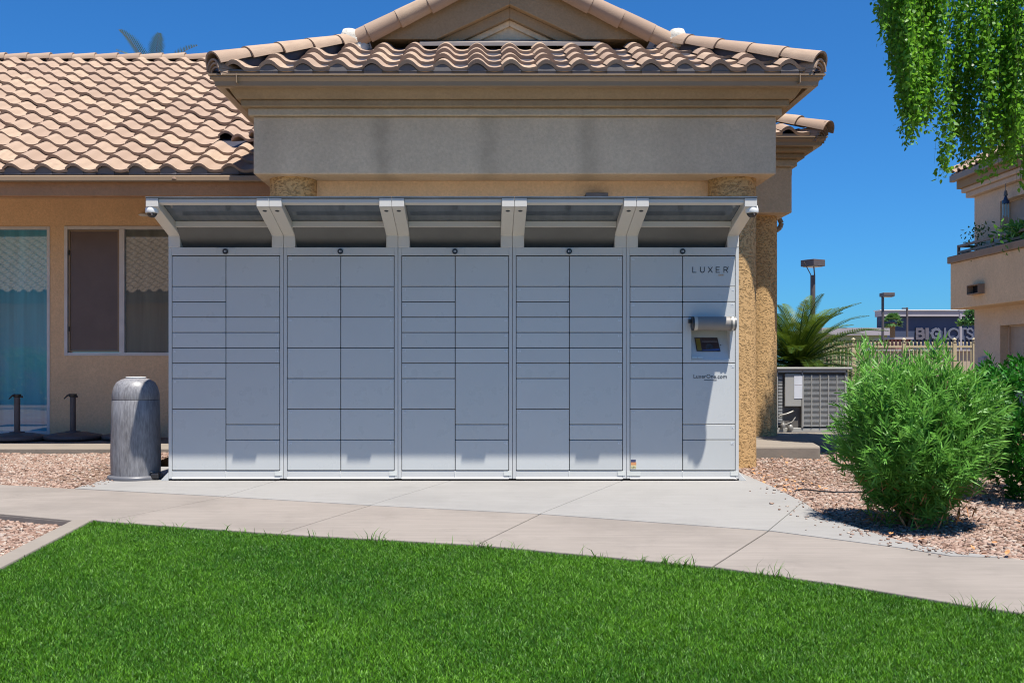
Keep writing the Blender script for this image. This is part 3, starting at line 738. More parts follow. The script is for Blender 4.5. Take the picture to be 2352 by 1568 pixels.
# gutter: ogee section swept round three sides
GY = 9.575; gx0, gx1 = X(477, GY), X(1897, GY); gz0, gz1 = Z(197, GY + .03), Z(169.5, GY)
gp = [(.075, 0), (.055, .006), (.050, .045), (.018, .075), (.018, gz1 - gz0 - .012), (0, gz1 - gz0 - .012), (0, gz1 - gz0), (.13, gz1 - gz0), (.13, 0)]
def swept_gutter(name, x0, x1, y0, y1, z):
    V = []; 
    for o, dz in gp: V += [(x0 + o, y1, z + dz), (x0 + o, y0 + o, z + dz), (x1 - o, y0 + o, z + dz), (x1 - o, y1, z + dz)]
    f = []; n = len(gp)
    for i in range(n):
        j = (i + 1) % n
        for k in range(3): f.append((i * 4 + k, i * 4 + k + 1, j * 4 + k + 1, j * 4 + k))
    return MB().add(V, f).build(name, M['gutter'], house)
swept_gutter('portico_gutter', gx0, gx1, GY, 12.3, gz0)
for px in (543, 1838):      # gutter joint collars
    MB().box(X(px, GY) - .004, X(px, GY) + .004, GY - .004, GY + .06, gz0 + .02, gz1 + .002).build('gutter_joint', M['gutter'], house)
PM = .48; TY = 9.62; TZ = Z(161, TY) - .006; PE = .305; PW = .327
rx0, rx1 = gx0 + .03, gx1 - .03
GYB = 10.84; run = GYB - TY
pr = MB(); zt = TZ + run * PM - .025
e0, e1 = TZ - .004, zt + .026
pr.add([(rx0, TY, e0), (rx1, TY, e0), (rx1 - run, GYB, e1), (rx0 + run, GYB, e1)], [(0, 1, 2, 3)])
pr.add([(rx0, 16, e0), (rx0, TY, e0), (rx0 + run, GYB, e1), (rx0 + run, 16, e1)], [(0, 1, 2, 3)])
pr.add([(rx1, TY, e0), (rx1, 14.5, e0), (rx1 - run, 14.5, e1), (rx1 - run, GYB, e1)], [(0, 1, 2, 3)])
proof = pr.build('portico_roof', M['deck'], house)
box('eave_closure', M['closure'], house, gx0 + .10, gx1 - .10, TY + .02, TY + .04, gz1 - .06, TZ + .018)
sp = stile(PW, PE * math.sqrt(1 + PM * PM) * 1.13, .058, .040)
X0P = -.898 - .78 * PW
def por_x(r):
    t = r * PE + .02; return (rx0 + t + .10, rx1 - t - .02)
npt = tile_field(proof, sp, X0P, PW, TY, TZ, PM, PE, 4, .036, por_x)
hip = barrel(.43, .132, .098)
hm = barrel(.30, .105, .095)
for sgn, xs_ in ((1, rx0), (-1, rx1)):
    d = Vector((sgn, 1, PM)).normalized()
    for k in range(5):
        t = .012 + k * .255
        put('hip_tile', hip, proof, (xs_ + sgn * t, TY + t, TZ + PM * t + .045 + jit(.005)), d + Vector((0, 0, .055)))
    hb = MB(); pts_ = [(xs_ + sgn * tt, TY + tt, TZ + PM * tt) for tt in (.03, 1.30)]; wv_ = Vector((sgn, -1, 0)).normalized() * .05
    va = [Vector(p_) + o_ + Vector((0, 0, h_)) for p_ in pts_ for o_, h_ in ((wv_, -.03), (-wv_, -.03), (-wv_, .085), (wv_, .085))]
    hb.add(va, [(0, 1, 2, 3), (7, 6, 5, 4), (0, 4, 5, 1), (1, 5, 6, 2), (2, 6, 7, 3), (3, 7, 4, 0)]).build('hip_board', M['deck'], proof)
    for k in range(3):      # short closing pieces stacked under the hip end
        put('hip_tile', hm, proof, (xs_ + sgn * (.0 + .012 * k), TY + .0 + .012 * k, TZ + .008 - .032 * k), d - Vector((0, 0, .28)))
    t = 1.16; mo = MB()
    for q in range(4):
        mo.lathe([(0, .13 - .02 * q), (.07, .11 - .02 * q), (.105, .03), (.09, -.09)], (xs_ + sgn * (t + .035 * q - .02), TY + t - .03 + .02 * q, TZ + PM * t + .085 - .02 * q), 12)
    mo.build('mortar_cap', M['mortar'], proof)
bird_stops('bird_stop', X0P, PW, gx0 + .2, gx1 - .2, .058, .040, .036, TY + .006, TZ, gz1 - .05, .0)
box('gable_infill', M['deck'], house, X(1171, GYB) - 1.74, X(1171, GYB) + 1.74, GYB + .30, GYB + .34, 4.2, Z(90, GYB) + .07)
# gable over the portico
gcx = X(1171, GYB); gk = GYB / F; zb = Z(92, GYB); sl = .472
def board(name, mat, w_out, w_in, y0, y1, extra=0.0):
    for s in (-1, 1):
        MB().prism([(gcx + s * w_out, zb - extra), (gcx, zb + sl * w_out), (gcx, zb + sl * w_in), (gcx + s * w_in, zb - extra)], y0, y1, 'y').build(name, mat, house, .006)
hw = lambda a, b: (b - a) / 2 * gk
board('gable_rake_board', M['brown'], hw(846, 1494), hw(1000, 1338), GYB - .02, GYB + .6)
board('gable_rake_step', M['brown'], hw(1000, 1338) - .002, hw(1055, 1285), GYB + .06, GYB + .6)
board('gable_trim', M['gable'], hw(1055, 1285) - .002, hw(1087, 1256), GYB + .115, GYB + .6)
wi = hw(1087, 1256) - .002
MB().prism([(gcx - wi, zb - .0), (gcx, zb + sl * wi), (gcx + wi, zb - .0)], GYB + .15, GYB + .6, 'y').build('gable_face', M['gable'], house)
fl = MB(); fl.add([(gcx - .95, GYB - .09, zb - .055), (gcx + .95, GYB - .09, zb - .055), (gcx + .95, GYB + .15, zb + .05), (gcx - .95, GYB + .15, zb + .05), (gcx - .95, GYB - .09, zb - .09), (gcx + .95, GYB - .09, zb - .09)], [(0, 1, 2, 3), (4, 5, 1, 0)])
fl.build('gable_flashing', M['flash'], house)
gr = MB(); za = zb + .075 + sl * 1.36
gr.add([(gcx - 1.36, GYB - .06, zb + .06), (gcx, GYB - .06, za), (gcx, 16.5, za), (gcx - 1.36, 16.5, zb + .06)], [(0, 1, 2, 3)])
gr.add([(gcx + 1.36, GYB - .06, zb + .06), (gcx, GYB - .06, za), (gcx, 16.5, za), (gcx + 1.36, 16.5, zb + .06)], [(3, 2, 1, 0)])
groof = gr.build('gable_roof', M['sheet'], house)
rk = barrel(.40, .112, .100, -1.15, PI * .72, .02, 14, 'rake_tile'); rkm = barrel(.40, .112, .100, PI * .28, PI + 1.15, .02, 14, 'rake_tile')
for s, me in ((1, rk), (-1, rkm)):
    d = Vector((s, 0, sl)).normalized(); x0 = gcx - s * 1.55
    for k in range(-1, 5):
        put('rake_tile', me, groof, (x0 + s * (k * .318 + .06), GYB - .055, zb + .005 + sl * (k * .318 + .06) + jit(.004)), d + Vector((0, 0, .03)))
    for k in range(10): pass
put('ridge_tile', bar, groof, (gcx, GYB - .05, za + .03), (0, 1, 0))
# columns
def column(name, px0, px1, y, z0, z1):
    r = (px1 - px0) / 2 * y / F; cx = X((px0 + px1) / 2, y)
    o = MB().lathe([(r * 1.02, z0 - .15), (r * 1.01, z0 + .05), (r, z0 + .5), (r, (z0 + z1) / 2), (r, z1)], (cx, y, 0), 40).build(name, M['lace'], house); return cx, r
column('portico_column', 621, 727, 10.27, 0, zb0 + .001)
cx1, r1 = column('portico_column', 1627, 1735, 10.27, -.02, zb0 + .001)
box('wall_light', M['closure'], house, X(1345, 10.2), X(1396, 10.2), 10.16, 10.31, Z(458, 10.2), Z(444, 10.2), .006)

# ------------------------------------------------------------------ entry block further back on the right
EY = 12.45; ex1 = X(1819, EY); ez0 = Z(489, EY); ez1 = Z(384, EY)
em = MB(); em.box(1.6, ex1, EY, 15.5, ez0, ez1); em.build('entry_beam', M['beam'], house, .012)
box('cornice_band', M['band'], house, 1.6, ex1 + .05, EY - .05, 15.5, ez1, Z(366, EY - .05), .01)
box('cornice_moulding', M['brown'], house, 1.6, ex1 + .12, EY - .12, 15.5, Z(366, EY - .05) + .001, Z(352, EY - .12), .01)
box('cornice_cove', M['brown'], house, 1.6, ex1 + .20, EY - .20, 15.5, Z(352, EY - .12) + .001, Z(334, EY - .2), .03, 3)
g2y = 12.12; g2x1 = X(1902, g2y); g2z0, g2z1 = Z(334, g2y + .03), Z(315, g2y)
V = []
swept_gutter('entry_gutter', -1.0, g2x1, g2y, 15.5, g2z0)
t2y = g2y + .045; t2z = Z(310, t2y); tx1 = g2x1 - .03
er = MB(); er.add([(0, t2y, t2z - .03), (tx1, t2y, t2z - .03), (tx1 - 2, t2y + 2, t2z - .03 + 2 * PM), (0, t2y + 2, t2z - .03 + 2 * PM)], [(0, 1, 2, 3)])
er.add([(tx1, t2y, t2z - .03), (tx1, 16, t2z - .03), (tx1 - 2, 16, t2z - .03 + 2 * PM), (tx1 - 2, t2y + 2, t2z - .03 + 2 * PM)], [(0, 1, 2, 3)])
eroof = er.build('entry_roof', M['deck'], house)
box('eave_closure', M['closure'], house, 1.8, g2x1 - .1, t2y + .02, t2y + .04, g2z1 - .05, t2z + .018)
tile_field(eroof, sp, X(1795, t2y) - PW * 1.0, PW, t2y, t2z, PM, PE, 2, .036, lambda r: (3.0, tx1 - r * PE - .12))
for k in range(5):
    t = -.035 + k * .262; put('hip_tile', hip, eroof, (tx1 - t, t2y + t, t2z + PM * t + .045), Vector((-1, 1, PM + .03)))
for k in range(4): put('hip_tile', hm, eroof, (tx1 - .012 * k, t2y + .012 * k, t2z + .012 - .030 * k), Vector((-1, 1, .05)))
column('entry_column', 1695, 1783, 12.85, .12, ez0 + .001)
box('entry_wall', M['wall'], house, 1.6, 3.15, 13.1, 13.3, 0, ez0 + .001)
MB().path([(X(1822, 12.7), 13.0, Z(365, 12.7)), (X(1829, 12.7), 13.0, Z(375, 12.7)), (X(1829, 12.7), 13.0, Z(392, 12.7)), (X(1820, 12.7), 13.05, Z(402, 12.7)), (X(1812, 12.7), 13.1, Z(405, 12.7))], .035, 10).build('downspout', M['gutter'], house)
MB().path([(X(1795, 13.2), 13.3, Z(500, 13.2)), (X(1800, 13.2), 13.3, Z(510, 13.2)), (X(1797, 13.2), 13.3, Z(520, 13.2)), (X(1788, 13.2), 13.3, Z(527, 13.2)), (X(1780, 13.2), 13.3, Z(528, 13.2))], .032, 10).build('downspout', M['gutter'], house)
print('tiles', nw, npt)
# ================================================================== PARCEL LOCKERS
LYF = 8.704; SC = LYF / F
def LX(px): return (px - VX) * SC
def LZ(py): return H + (HZ - py) * SC
UNITS = [([2, 1, 1, 1, 1, 1, 1, 2, 4], [2, 2, 1, 1, 1, 4, 1, 2], 1), ([2] * 7, [2] * 7, 18), ([2, 1, 1, 1, 1, 1, 1, 2, 4], [2, 2, 1, 1, 1, 4, 1, 2], 32),
         ([2, 1, 1, 1, 1, 1, 1, 2, 4], [2, 2, 1, 1, 1, 4, 1, 2], 49), ([2, 1, 1, 1, 1, 1, 1, 2, 4], [2, 1, 1, 3, 4, 1, 2], 66)]
SEAM = [386.5, 651, 914, 1177, 1438.5, 1697.5]
LAB = ['grey parcel locker tower with doors 1 to 17, beside the trash can', 'grey parcel locker tower whose fourteen doors are all one size',
       'grey parcel locker tower with doors 32 to 48, middle of the row', 'grey parcel locker tower with doors 49 to 65, left of the touchscreen tower',
       'grey parcel locker tower with a touchscreen kiosk and printed web address']
texts = [(str(i), .027) for i in range(1, 81)] + [('LuxerOne.com', .047), ('one', .030), ('USA', .020), ('BIG', 3.0), ('LOTS', 3.0), ('R', .012)]
T = make_texts(texts)
LZT, LZB = LZ(568), LZ(1099); dz1, dz0 = LZ(587.5), LZ(1080); u = (dz1 - dz0) / 14
YB = 9.45
ASL = .153 / .582
arm_prof = [(LYF - .002, LZT), (LYF - .002, LZ(541)), (8.12, 2.239), (8.12, 2.309), (8.86, 2.309 - .74 * ASL), (8.86, LZT)]
def put_text(key, mat, parent, x, y, z, name='number'):
    return link(name, T[key], mat, parent, Vector((x, y, z)) - origin_of(parent))
towers = []
for ui, (left, right, n0) in enumerate(UNITS):
    x0, x1 = LX(SEAM[ui]) + .0015, LX(SEAM[ui + 1]) - .0015
    xm = (x0 + x1) / 2; t = thing('parcel_locker', LAB[ui], 'parcel locker', (xm, (LYF + YB) / 2, 0), 'parcel locker towers in one row'); towers.append(t)
    mb = MB(); st_ = .028
    mb.box(x0, x0 + st_, LYF, YB, LZB, LZT); mb.box(x1 - st_, x1, LYF, YB, LZB, LZT)               # side panels
    mb.box(x0 + st_, x1 - st_, LYF, YB, dz1 + .004, LZT)                                            # header
    mb.box(x0 + st_, x1 - st_, YB - .02, YB, LZB, dz1 + .003)
    mb.build('cabinet', M['silver'], t, .003)
    box('inner_shell', M['dark'], t, x0 + st_ + .001, x1 - st_ - .001, LYF + (.17 if ui == 4 else .018), YB - .021, LZB + .01, dz1 + .002)
    kp = MB(); kp.prism([(LYF + .004, dz0 - .004), (LYF + .004, LZB + .012), (LYF - .006, LZB), (LYF + .05, LZB), (LYF + .05, dz0 - .004)], x0 + st_ + .001, x1 - st_ - .001, 'x')
    kpo = kp.build('kick_plate', M['silver'], t, .002)
    box('label_sticker', M['sticker'], t, x1 - .072, x1 - .008, LYF - .002, LYF + .002, LZB + .028, LZB + .064)
    if ui == 4: box('label_sticker', M['sticker'], t, x0 + .004, x0 + .12, LYF - .002, LYF + .002, LZB + .026, LZB + .062)
    box('kick_seam', M['white'], t, xm - .002, xm + .002, LYF - .0035, LYF + .002, LZB + .002, dz0 - .006)
    for fx in (x0 + .10, x1 - .10):
        for fy in (LYF + .06, YB - .08): MB().tube((fx, fy, 0.003), (fx, fy, LZB + .01), .012, .012, 8).build('levelling_foot', M['copper'], t)
    xd0, xd1 = x0 + st_ + .005, x1 - st_ - .005; g = .003
    num = n0
    for side, col in ((0, left), (1, right)):
        a, b = (xd0, xm - g) if side == 0 else (xm + g, xd1)
        z = dz1
        for hgt in col:
            za, zb_ = z - hgt * u + g, z - g
            if hgt == 3:        # the touchscreen console takes three rows
                kiosk = (a, b, za, zb_); z -= 3 * u; continue
            d = box('door', M['door'], t, a, b, LYF + jit(.0006), LYF + .017, za, zb_, .0028)
            lx = a + .023 if side == 0 else b - .023
            o = put_text((str(num), .027), M['print'], d, lx, LYF - .0015, zb_ - .026)
            if num == 75:
                s5 = MB(); stroke_letters(s5, 'LUXER', LX(1591), LYF - .0018, LZ(625.5), .044, .045, .0663, .0062); s5.build('lettering', M['ink'], d)
                put_text(('one', .030), M['orange'], d, LX(1656), LYF - .0016, LZ(631), 'lettering'); put_text(('R', .012), M['ink'], d, LX(1673), LYF - .0016, LZ(613), 'lettering')
            if num == 78:
                put_text(('LuxerOne.com', .047), M['ink'], d, LX(1631), LYF - .0016, LZ(864.5), 'lettering'); box('underline', M['ink'], d, LX(1617), LX(1646), LYF - .0016, LYF - .0006, LZ(873.5), LZ(872.2))
            if num == 74:
                zs_ = za + .012; xs_ = a + .004
                box('flag_sticker', M['flagyel'], d, xs_, xs_ + .046, LYF - .0012, LYF, zs_, zs_ + .030); box('flag_sticker', M['flagred'], d, xs_, xs_ + .046, LYF - .0012, LYF, zs_ + .0302, zs_ + .055)
                box('flag_sticker', M['flagblue'], d, xs_, xs_ + .042, LYF - .0012, LYF, zs_ + .0552, zs_ + .078); put_text(('USA', .020), M['ink'], d, xs_ + .023, LYF - .0016, zs_ + .013, 'lettering')
            num += 1; z -= hgt * u
    # lock on its plate in the header
    zl = LZ(577.5)
    pl = box('lock_plate', M['silver'], t, xm - .080, xm + .080, LYF - .003, LYF + .001, LZ(586), LZ(569.5), .002)
    lk = MB().tube((xm - .002, LYF - .016, zl), (xm - .002, LYF - .002, zl), .0235, .0235, 24).build('lock', M['black'], t)
    kq = MB(); kq.box(xm - .011, xm - .005, LYF - .0175, LYF - .016, zl - .005, zl + .005); kq.box(xm + .001, xm + .007, LYF - .0175, LYF - .016, zl - .005, zl + .005); kq.build('keyhole', M['print'], lk)
    # awning
    aw = .0985
    for k, ax in enumerate((x0 - .0005, x1 + .0005 - aw)):
        ao = MB().prism(arm_prof, ax, ax + aw, 'x').build('awning_arm', M['awn'], t, .004)
        if not (ui == 0 and k == 0) and not (ui == 4 and k == 1):
            zz = Z(481.5, 8.2); d3 = Vector((0, 2.086 - 2.239, -(8.704 - 8.12))).normalized() if False else Vector((0, -.153, -.584)).normalized()
            yq = 8.20; zq = 2.239 - (yq - 8.12) * .153 / .582
            MB().tube(Vector((ax + aw / 2, yq, zq)) + d3 * .0015, Vector((ax + aw / 2, yq, zq)) - d3 * .003, .017, .017, 18).build('bolt_hole', M['black'], ao)
    gl = MB(); gl.prism([(8.113, 2.3115), (8.113, 2.3200), (8.90, 2.3200 - .787 * ASL), (8.90, 2.3115 - .787 * ASL)], x0, x1, 'x'); gl.build('awning_glass', M['smoke'], t)
    fr_ = MB(); fr_.prism([(8.135, 2.272), (8.135, 2.3045), (8.18, 2.3045 - .045 * ASL), (8.18, 2.272 - .045 * ASL)], x0 + aw + .001, x1 - aw - .001, 'x'); fr_.build('front_rail', M['awn'], t, .002)
    yr = 8.56; zr = 2.309 - (yr - 8.12) * ASL
    rr = MB(); rr.prism([(yr, zr - .052), (yr, zr - .003), (yr + .045, zr - .003 - .045 * ASL), (yr + .045, zr - .052)], x0 + aw + .001, x1 - aw - .001, 'x'); rr.build('rear_rail', M['awn'], t, .003)
    bp = MB(); bp.prism([(8.605, 2.146), (8.615, 2.152), (8.815, LZT + .012), (8.815, LZT - .001), (8.80, LZT - .001)], x0 + aw + .001, x1 - aw - .001, 'x'); bp.build('back_panel', M['back'], t)
    box('cabinet_top', M['silver'], t, x0, x1, LYF + .02, YB, LZT - .004, LZT + .001)
    for s, xx in ((-1, x0), (1, x1)):      # outer gusset feet on the end towers
        if (ui == 0 and s < 0) or (ui == 4 and s > 0):
            q = MB(); q.prism([(xx, .0035), (xx + s * .068, .0035), (xx, .075)], LYF - .005, LYF + .06, 'y'); q.build('gusset_foot', M['silver'], t, .003)

M['hood'] = plain('hood_grey_paint', (0.24, 0.225, 0.205), 0.5, 0.3)
# touchscreen console in the right-hand tower
t = towers[4]; a, b, za, zb_ = kiosk
ka, kb, kz0, kz1 = LX(1588), LX(1676), LZ(826), LZ(757)
mb = MB(); y0, y1 = LYF, LYF + .017
mb.box(a, ka, y0, y1, za, zb_); mb.box(kb, b, y0, y1, za, zb_); mb.box(ka, kb, y0, y1, za, kz0); mb.box(ka, kb, y0, y1, kz1, zb_)
con = mb.build('console', M['silver'], t, .002)
rc = MB(); dp = .13
rc.quad((ka, y1, kz0), (ka, y0 + dp, kz0 + .10), (ka, y0 + dp, kz1), (ka, y1, kz1)); rc.quad((kb, y1, kz0), (kb, y1, kz1), (kb, y0 + dp, kz1), (kb, y0 + dp, kz0 + .10))
rc.quad((ka, y1, kz1), (kb, y1, kz1), (kb, y0 + dp, kz1), (ka, y0 + dp, kz1))
rc.quad((ka, y0 + .004, kz0), (kb, y0 + .004, kz0), (kb, y0 + dp, kz1), (ka, y0 + dp, kz1)); rc.build('console_recess', M['silver'], con)
# the screen lies on the sloped back of the recess
def on_slope(px, py, lift):
    tt = (py - 826) / (757 - 826); tt = (LZ(py) - kz0) / (kz1 - kz0); return Vector((LX(px), y0 + .004 + (dp - .004) * tt - lift, LZ(py) + lift * .3))
def slope_card(name, mat, pts, lift, par):
    p = [on_slope(x, y, lift) for x, y in pts]; q = [v + Vector((0, .004, 0)) for v in p]
    MB().add(p + q, [(0, 1, 2, 3), (7, 6, 5, 4), (0, 4, 5, 1), (1, 5, 6, 2), (2, 6, 7, 3), (3, 7, 4, 0)]).build(name, mat, par)
slope_card('screen', M['lcd'], [(1602, 807), (1657, 807), (1653, 775), (1600, 775)], .008, con)
slope_card('screen_menu', M['lcd2'], [(1604, 805), (1614, 805), (1612, 777), (1602, 777)], .0095, con)
slope_card('screen_picture', M['lcd3'], [(1615, 805), (1655, 805), (1655, 801), (1615, 804)], .0095, con)
for k in range(6): slope_card('screen_picture', M['ink'], [(1624 + 3 * k, 802), (1626 + 3 * k, 802), (1626 + 3 * k, 794 - (2 < k < 5)), (1624 + 3 * k, 794 - (2 < k < 5))], .0102, con)
slope_card('screen_picture', M['ink'], [(1624, 794.5), (1641, 794.5), (1635, 789.5), (1629, 789.5)], .0100, con)
slope_card('screen_picture', M['parapet'], [(1616, 785), (1652, 785), (1652, 784), (1616, 784)], .0095, con)
for k in range(2): slope_card('card_reader', M['sticker'], [(1590 + 13 * k, 824), (1601 + 13 * k, 824), (1601 + 13 * k, 819.5), (1590 + 13 * k, 819.5)], .010, con)
MB().tube(on_slope(1659, 792, .004), on_slope(1659, 792, .008), .004, .004, 8).build('screen_button', M['black'], con)
hz_ = LZ(743.5); hy = LYF - .055; hr = .058
hd = MB().tube((LX(1597), hy, hz_), (LX(1672), hy, hz_), hr, hr, 28).build('hood', M['hood'], con)
MB().tube((LX(1590), hy, hz_), (LX(1597.5), hy, hz_), hr + .003, hr + .003, 28).build('hood_ring', M['lens'], hd)
MB().tube((LX(1586), hy, hz_), (LX(1590.5), hy, hz_), hr + .001, hr + .003, 28).build('hood_ring', M['black'], hd)
for px in (1672, 1681): MB().tube((LX(px), hy, hz_), (LX(px + 4), hy, hz_), hr + .004, hr + .004, 28).build('hood_ring', M['back'], hd)
MB().tube((LX(1675), hy, hz_), (LX(1682), hy, hz_), hr + .001, hr + .001, 28).build('hood_ring', M['lens'], hd)
box('hood_bracket', M['black'], hd, LX(1580), LX(1588), LYF - .05, LYF - .0005, LZ(742), LZ(733))

# dome cameras under the two awning ends
def dome(px, label):
    y = 8.17; x = X(px, y); z = Z(487, y)
    c = thing('security_camera', label, 'camera', (x, y, z + .05), 'dome cameras under the awning ends')
    MB().lathe([(.0, .064), (.030, .064), (.044, .048), (.0515, .020), (.052, .0), (.050, -.008)], (x, y, z), 28).build('housing', M['white'], c)
    MB().lathe([(.0, -.046), (.018, -.043), (.032, -.032), (.040, -.016), (.042, -.007)], (x, y, z), 24).build('dome_window', M['black'], c)
    MB().lathe([(.050, -.006), (.043, -.012), (.041, -.006)], (x, y, z), 28).build('trim_ring', M['silver'], c)
    MB().tube((x + .004, y - .036, z - .022), (x + .006, y - .030, z - .018), .012, .012, 14).build('lens', M['parapet'], c)
    return c
dome(349, 'white dome camera under the left awning end above the trash can')
dome(1727, 'white dome camera under the right awning end by the stucco column')

# ================================================================== TRASH CAN
cy = 8.885; cx = X(312, cy); R = 54.5 * cy / F; ctop = Z(868, cy); seam = Z(917, cy)
can = thing('trash_can', 'grey speckled round trash can with a domed lid', 'trash can', (cx, cy, 0))
MB().lathe([(R * 1.0, .03), (R * 1.02, .2), (R * .985, .5), (R * .96, seam - .006), (R * .95, seam - .003)], (cx, cy, 0), 56).build('body', M['can'], can)
hh = ctop - seam
MB().lathe([(R * .955, seam), (R * .962, seam + .01), (R * .955, seam + hh * .28), (R * .90, seam + hh * .55), (R * .78, seam + hh * .80), (R * .60, seam + hh * .93), (R * .44, seam + hh * .985), (R * .40, seam + hh)], (cx, cy, 0), 56).build('domed_lid', M['can'], can)
MB().lathe([(R * .40, seam + hh), (R * .42, seam + hh + .008), (R * .38, seam + hh + .012), (R * .37, seam + hh - .01), (0, seam + hh - .02)], (cx, cy, 0), 40).build('lid_rim', M['silver'], can)
MB().lathe([(R * .95, seam - .0045), (R * .953, seam - .003), (R * .953, seam + .0), (R * .95, seam + .002)], (cx, cy, 0), 48).build('lid_seam', M['dark'], can)
MB().lathe([(R * 1.135, .003), (R * 1.15, .02), (R * 1.12, .034), (R * 1.0, .040)], (cx, cy, 0), 56).build('base_ring', plain('can_base', (.115, .118, .13), .4, .5), can)
q = MB(); q.box(cx + R * .84, cx + R * 1.18, cy - R * .72, cy - R * .40, .012, .062); q.build('base_latch', M['black'], can, .012)
MB().lathe([(0, .010), (.012, .006), (.014, 0)], (cx + R * .86, cy - R * .60, .068), 10).build('latch_bolt', M['copper'], can)

# ================================================================== UMBRELLA BASES
UB_L = ['dark bronze umbrella base in front of the tall teal window', 'dark bronze umbrella base with its lever out, below the sash window', 'dark bronze umbrella base half hidden behind the trash can']
def umbrella_base():
    o = thing('umbrella_base', UB_L[0], 'umbrella base', (0, 0, 0), 'umbrella bases along the left wall')
    MB().lathe([(.320, .012), (.336, .020), (.336, .052), (.325, .062), (.18, .090), (.07, .100), (0, .101)], (0, 0, 0), 56).build('weight_disc', M['base'], o)
    MB().lathe([(.085, .097), (.085, .107), (.05, .110), (.036, .114)], (0, 0, 0), 24).build('pole_flange', M['base'], o)
    MB().tube((0, 0, .10), (0, 0, .535), .034, .034, 20).build('stand_pipe', M['base'], o)
    c = MB().lathe([(.037, .515), (.044, .52), (.044, .535), (.046, .54), (.046, .552), (.030, .552)], (0, 0, 0), 20).build('collar', M['black'], o)
    MB().path([(-.02, -.03, .545), (-.05, -.04, .535), (-.088, -.045, .495)], [.012, .011, .007], 8).build('lever', M['black'], c)
    k = MB().tube((.035, -.02, .520), (.060, -.03, .520), .011, .013, 10).build('clamp_screw', M['black'], c)
    for q in range(4):
        t = q * PI / 2 + .6
        MB().tube((.334 * math.cos(t), .334 * math.sin(t), .036), (.339 * math.cos(t), .339 * math.sin(t), .036), .007, .007, 8).build('rim_screw', M['copper'], o)
        MB().tube((.25 * math.cos(t), .25 * math.sin(t), 0.001), (.25 * math.cos(t), .25 * math.sin(t), .013), .03, .03, 10).build('foot_pad', M['black'], o)
    return o
def copy_tree(o, parent=None):
    c = o.copy(); COL.objects.link(c)
    if parent is not None: c.parent = parent
    for ch in list(o.children): copy_tree(ch, c)
    return c
ub = umbrella_base()
for i, (px, Y, rz) in enumerate(((39.5, 12.10, .35), (167.5, 12.23, 0.05), (301.5, 12.28, -.8))):
    o = ub if i == 0 else copy_tree(ub)
    o.location = (X(px, Y), Y, .10); o.rotation_euler = (0, 0, rz); o['label'] = UB_L[i]; WL[o] = Vector(o.location)

# ================================================================== AIR CONDITIONER
ay = 14.0; A = lambda px: X(px, ay); B = lambda py: Z(py, ay)
ac = thing('air_conditioner', 'grey air conditioning condenser with louvred front and paper label', 'air conditioner', (A(1868), ay + .45, .078), )
z0, z1 = .080, B(843); xl, xr, xg = A(1784), A(1947), A(1845)
mb = MB(); mb.box(xl, xr, ay + .01, ay + .86, z0, z0 + .06); mb.box(xr - .03, xr, ay, ay + .86, z0 + .06, z1 - .04); mb.box(xl, xl + .02, ay, ay + .86, z0 + .06, z1 - .04); mb.box(xg - .022, xg, ay, ay + .05, z0 + .06, z1 - .04)
mb.box(xl, xr, ay, ay + .86, z1 - .075, z1 - .035); mb.build('cabinet', M['ac'], ac, .006)
box('lid', M['ac'], ac, xl - .02, xr + .06, ay - .03, ay + .89, z1 - .034, z1, .012)
box('coil', M['acdark'], ac, xl + .03, xr - .032, ay + .06, ay + .82, z0 + .06, z1 - .08)
sl_ = MB(); n = 42; h0_, h1_ = B(979), B(861)
for k in range(n):
    z = h0_ + (h1_ - h0_) * (k + .5) / n; d = (h1_ - h0_) / n
    sl_.prism([(ay + .002, z - d * .42), (ay + .020, z + d * .02), (ay + .020, z + d * .14), (ay + .001, z - d * .20)], xg, xr - .032, 'x')
tag(sl_.build('louvre', M['acslat'], ac), kind='stuff')
for k in range(6):
    xx = xg + (xr - .032 - xg) * k / 5; box('louvre_rib', M['ac'], ac, xx - .006, xx + .006, ay - .004, ay + .02, h0_ - .004, h1_ + .004)
pn = box('service_panel', M['ac'], ac, A(1803), xg - .024, ay + .002, ay + .05, B(933), z1 - .09, .006)
box('paper_label', M['paper'], pn, A(1824), A(1843), ay - .002, ay + .003, B(915), B(862)); box('label_rule', M['parapet'], pn, A(1825), A(1842), ay - .003, ay - .0015, B(884.5), B(883.5))
cl = MB()
for k in range(34): cl.box(A(1789), A(1798), ay + .02, ay + .05, z0 + .10 + k * .02, z0 + .108 + k * .02)
tag(cl.build('side_coil_fin', M['acslat'], ac), kind='stuff')
pp = MB(); pp.path([(A(1790), ay - .02, B(954)), (A(1806), ay - .03, B(950)), (A(1820), ay - .01, B(945)), (A(1826), ay + .06, B(943))], .014, 8); pp.path([(A(1826), ay - .02, B(958)), (A(1818), ay - .04, B(968)), (A(1804), ay - .04, B(974)), (A(1795), ay - .03, B(971))], .009, 8)
pp.build('refrigerant_pipe', M['copper'], ac)
pv = MB(); pv.lathe([(.03, 0), (.035, .03), (.03, .06), (.018, .07), (.018, .10)], (A(1797), ay - .03, z0 + .06), 12); pv.lathe([(.035, 0), (.042, .03), (.03, .07), (.014, .08)], (A(1814), ay - .03, z0 + .03), 12); pv.build('service_valve', M['copper'], ac)
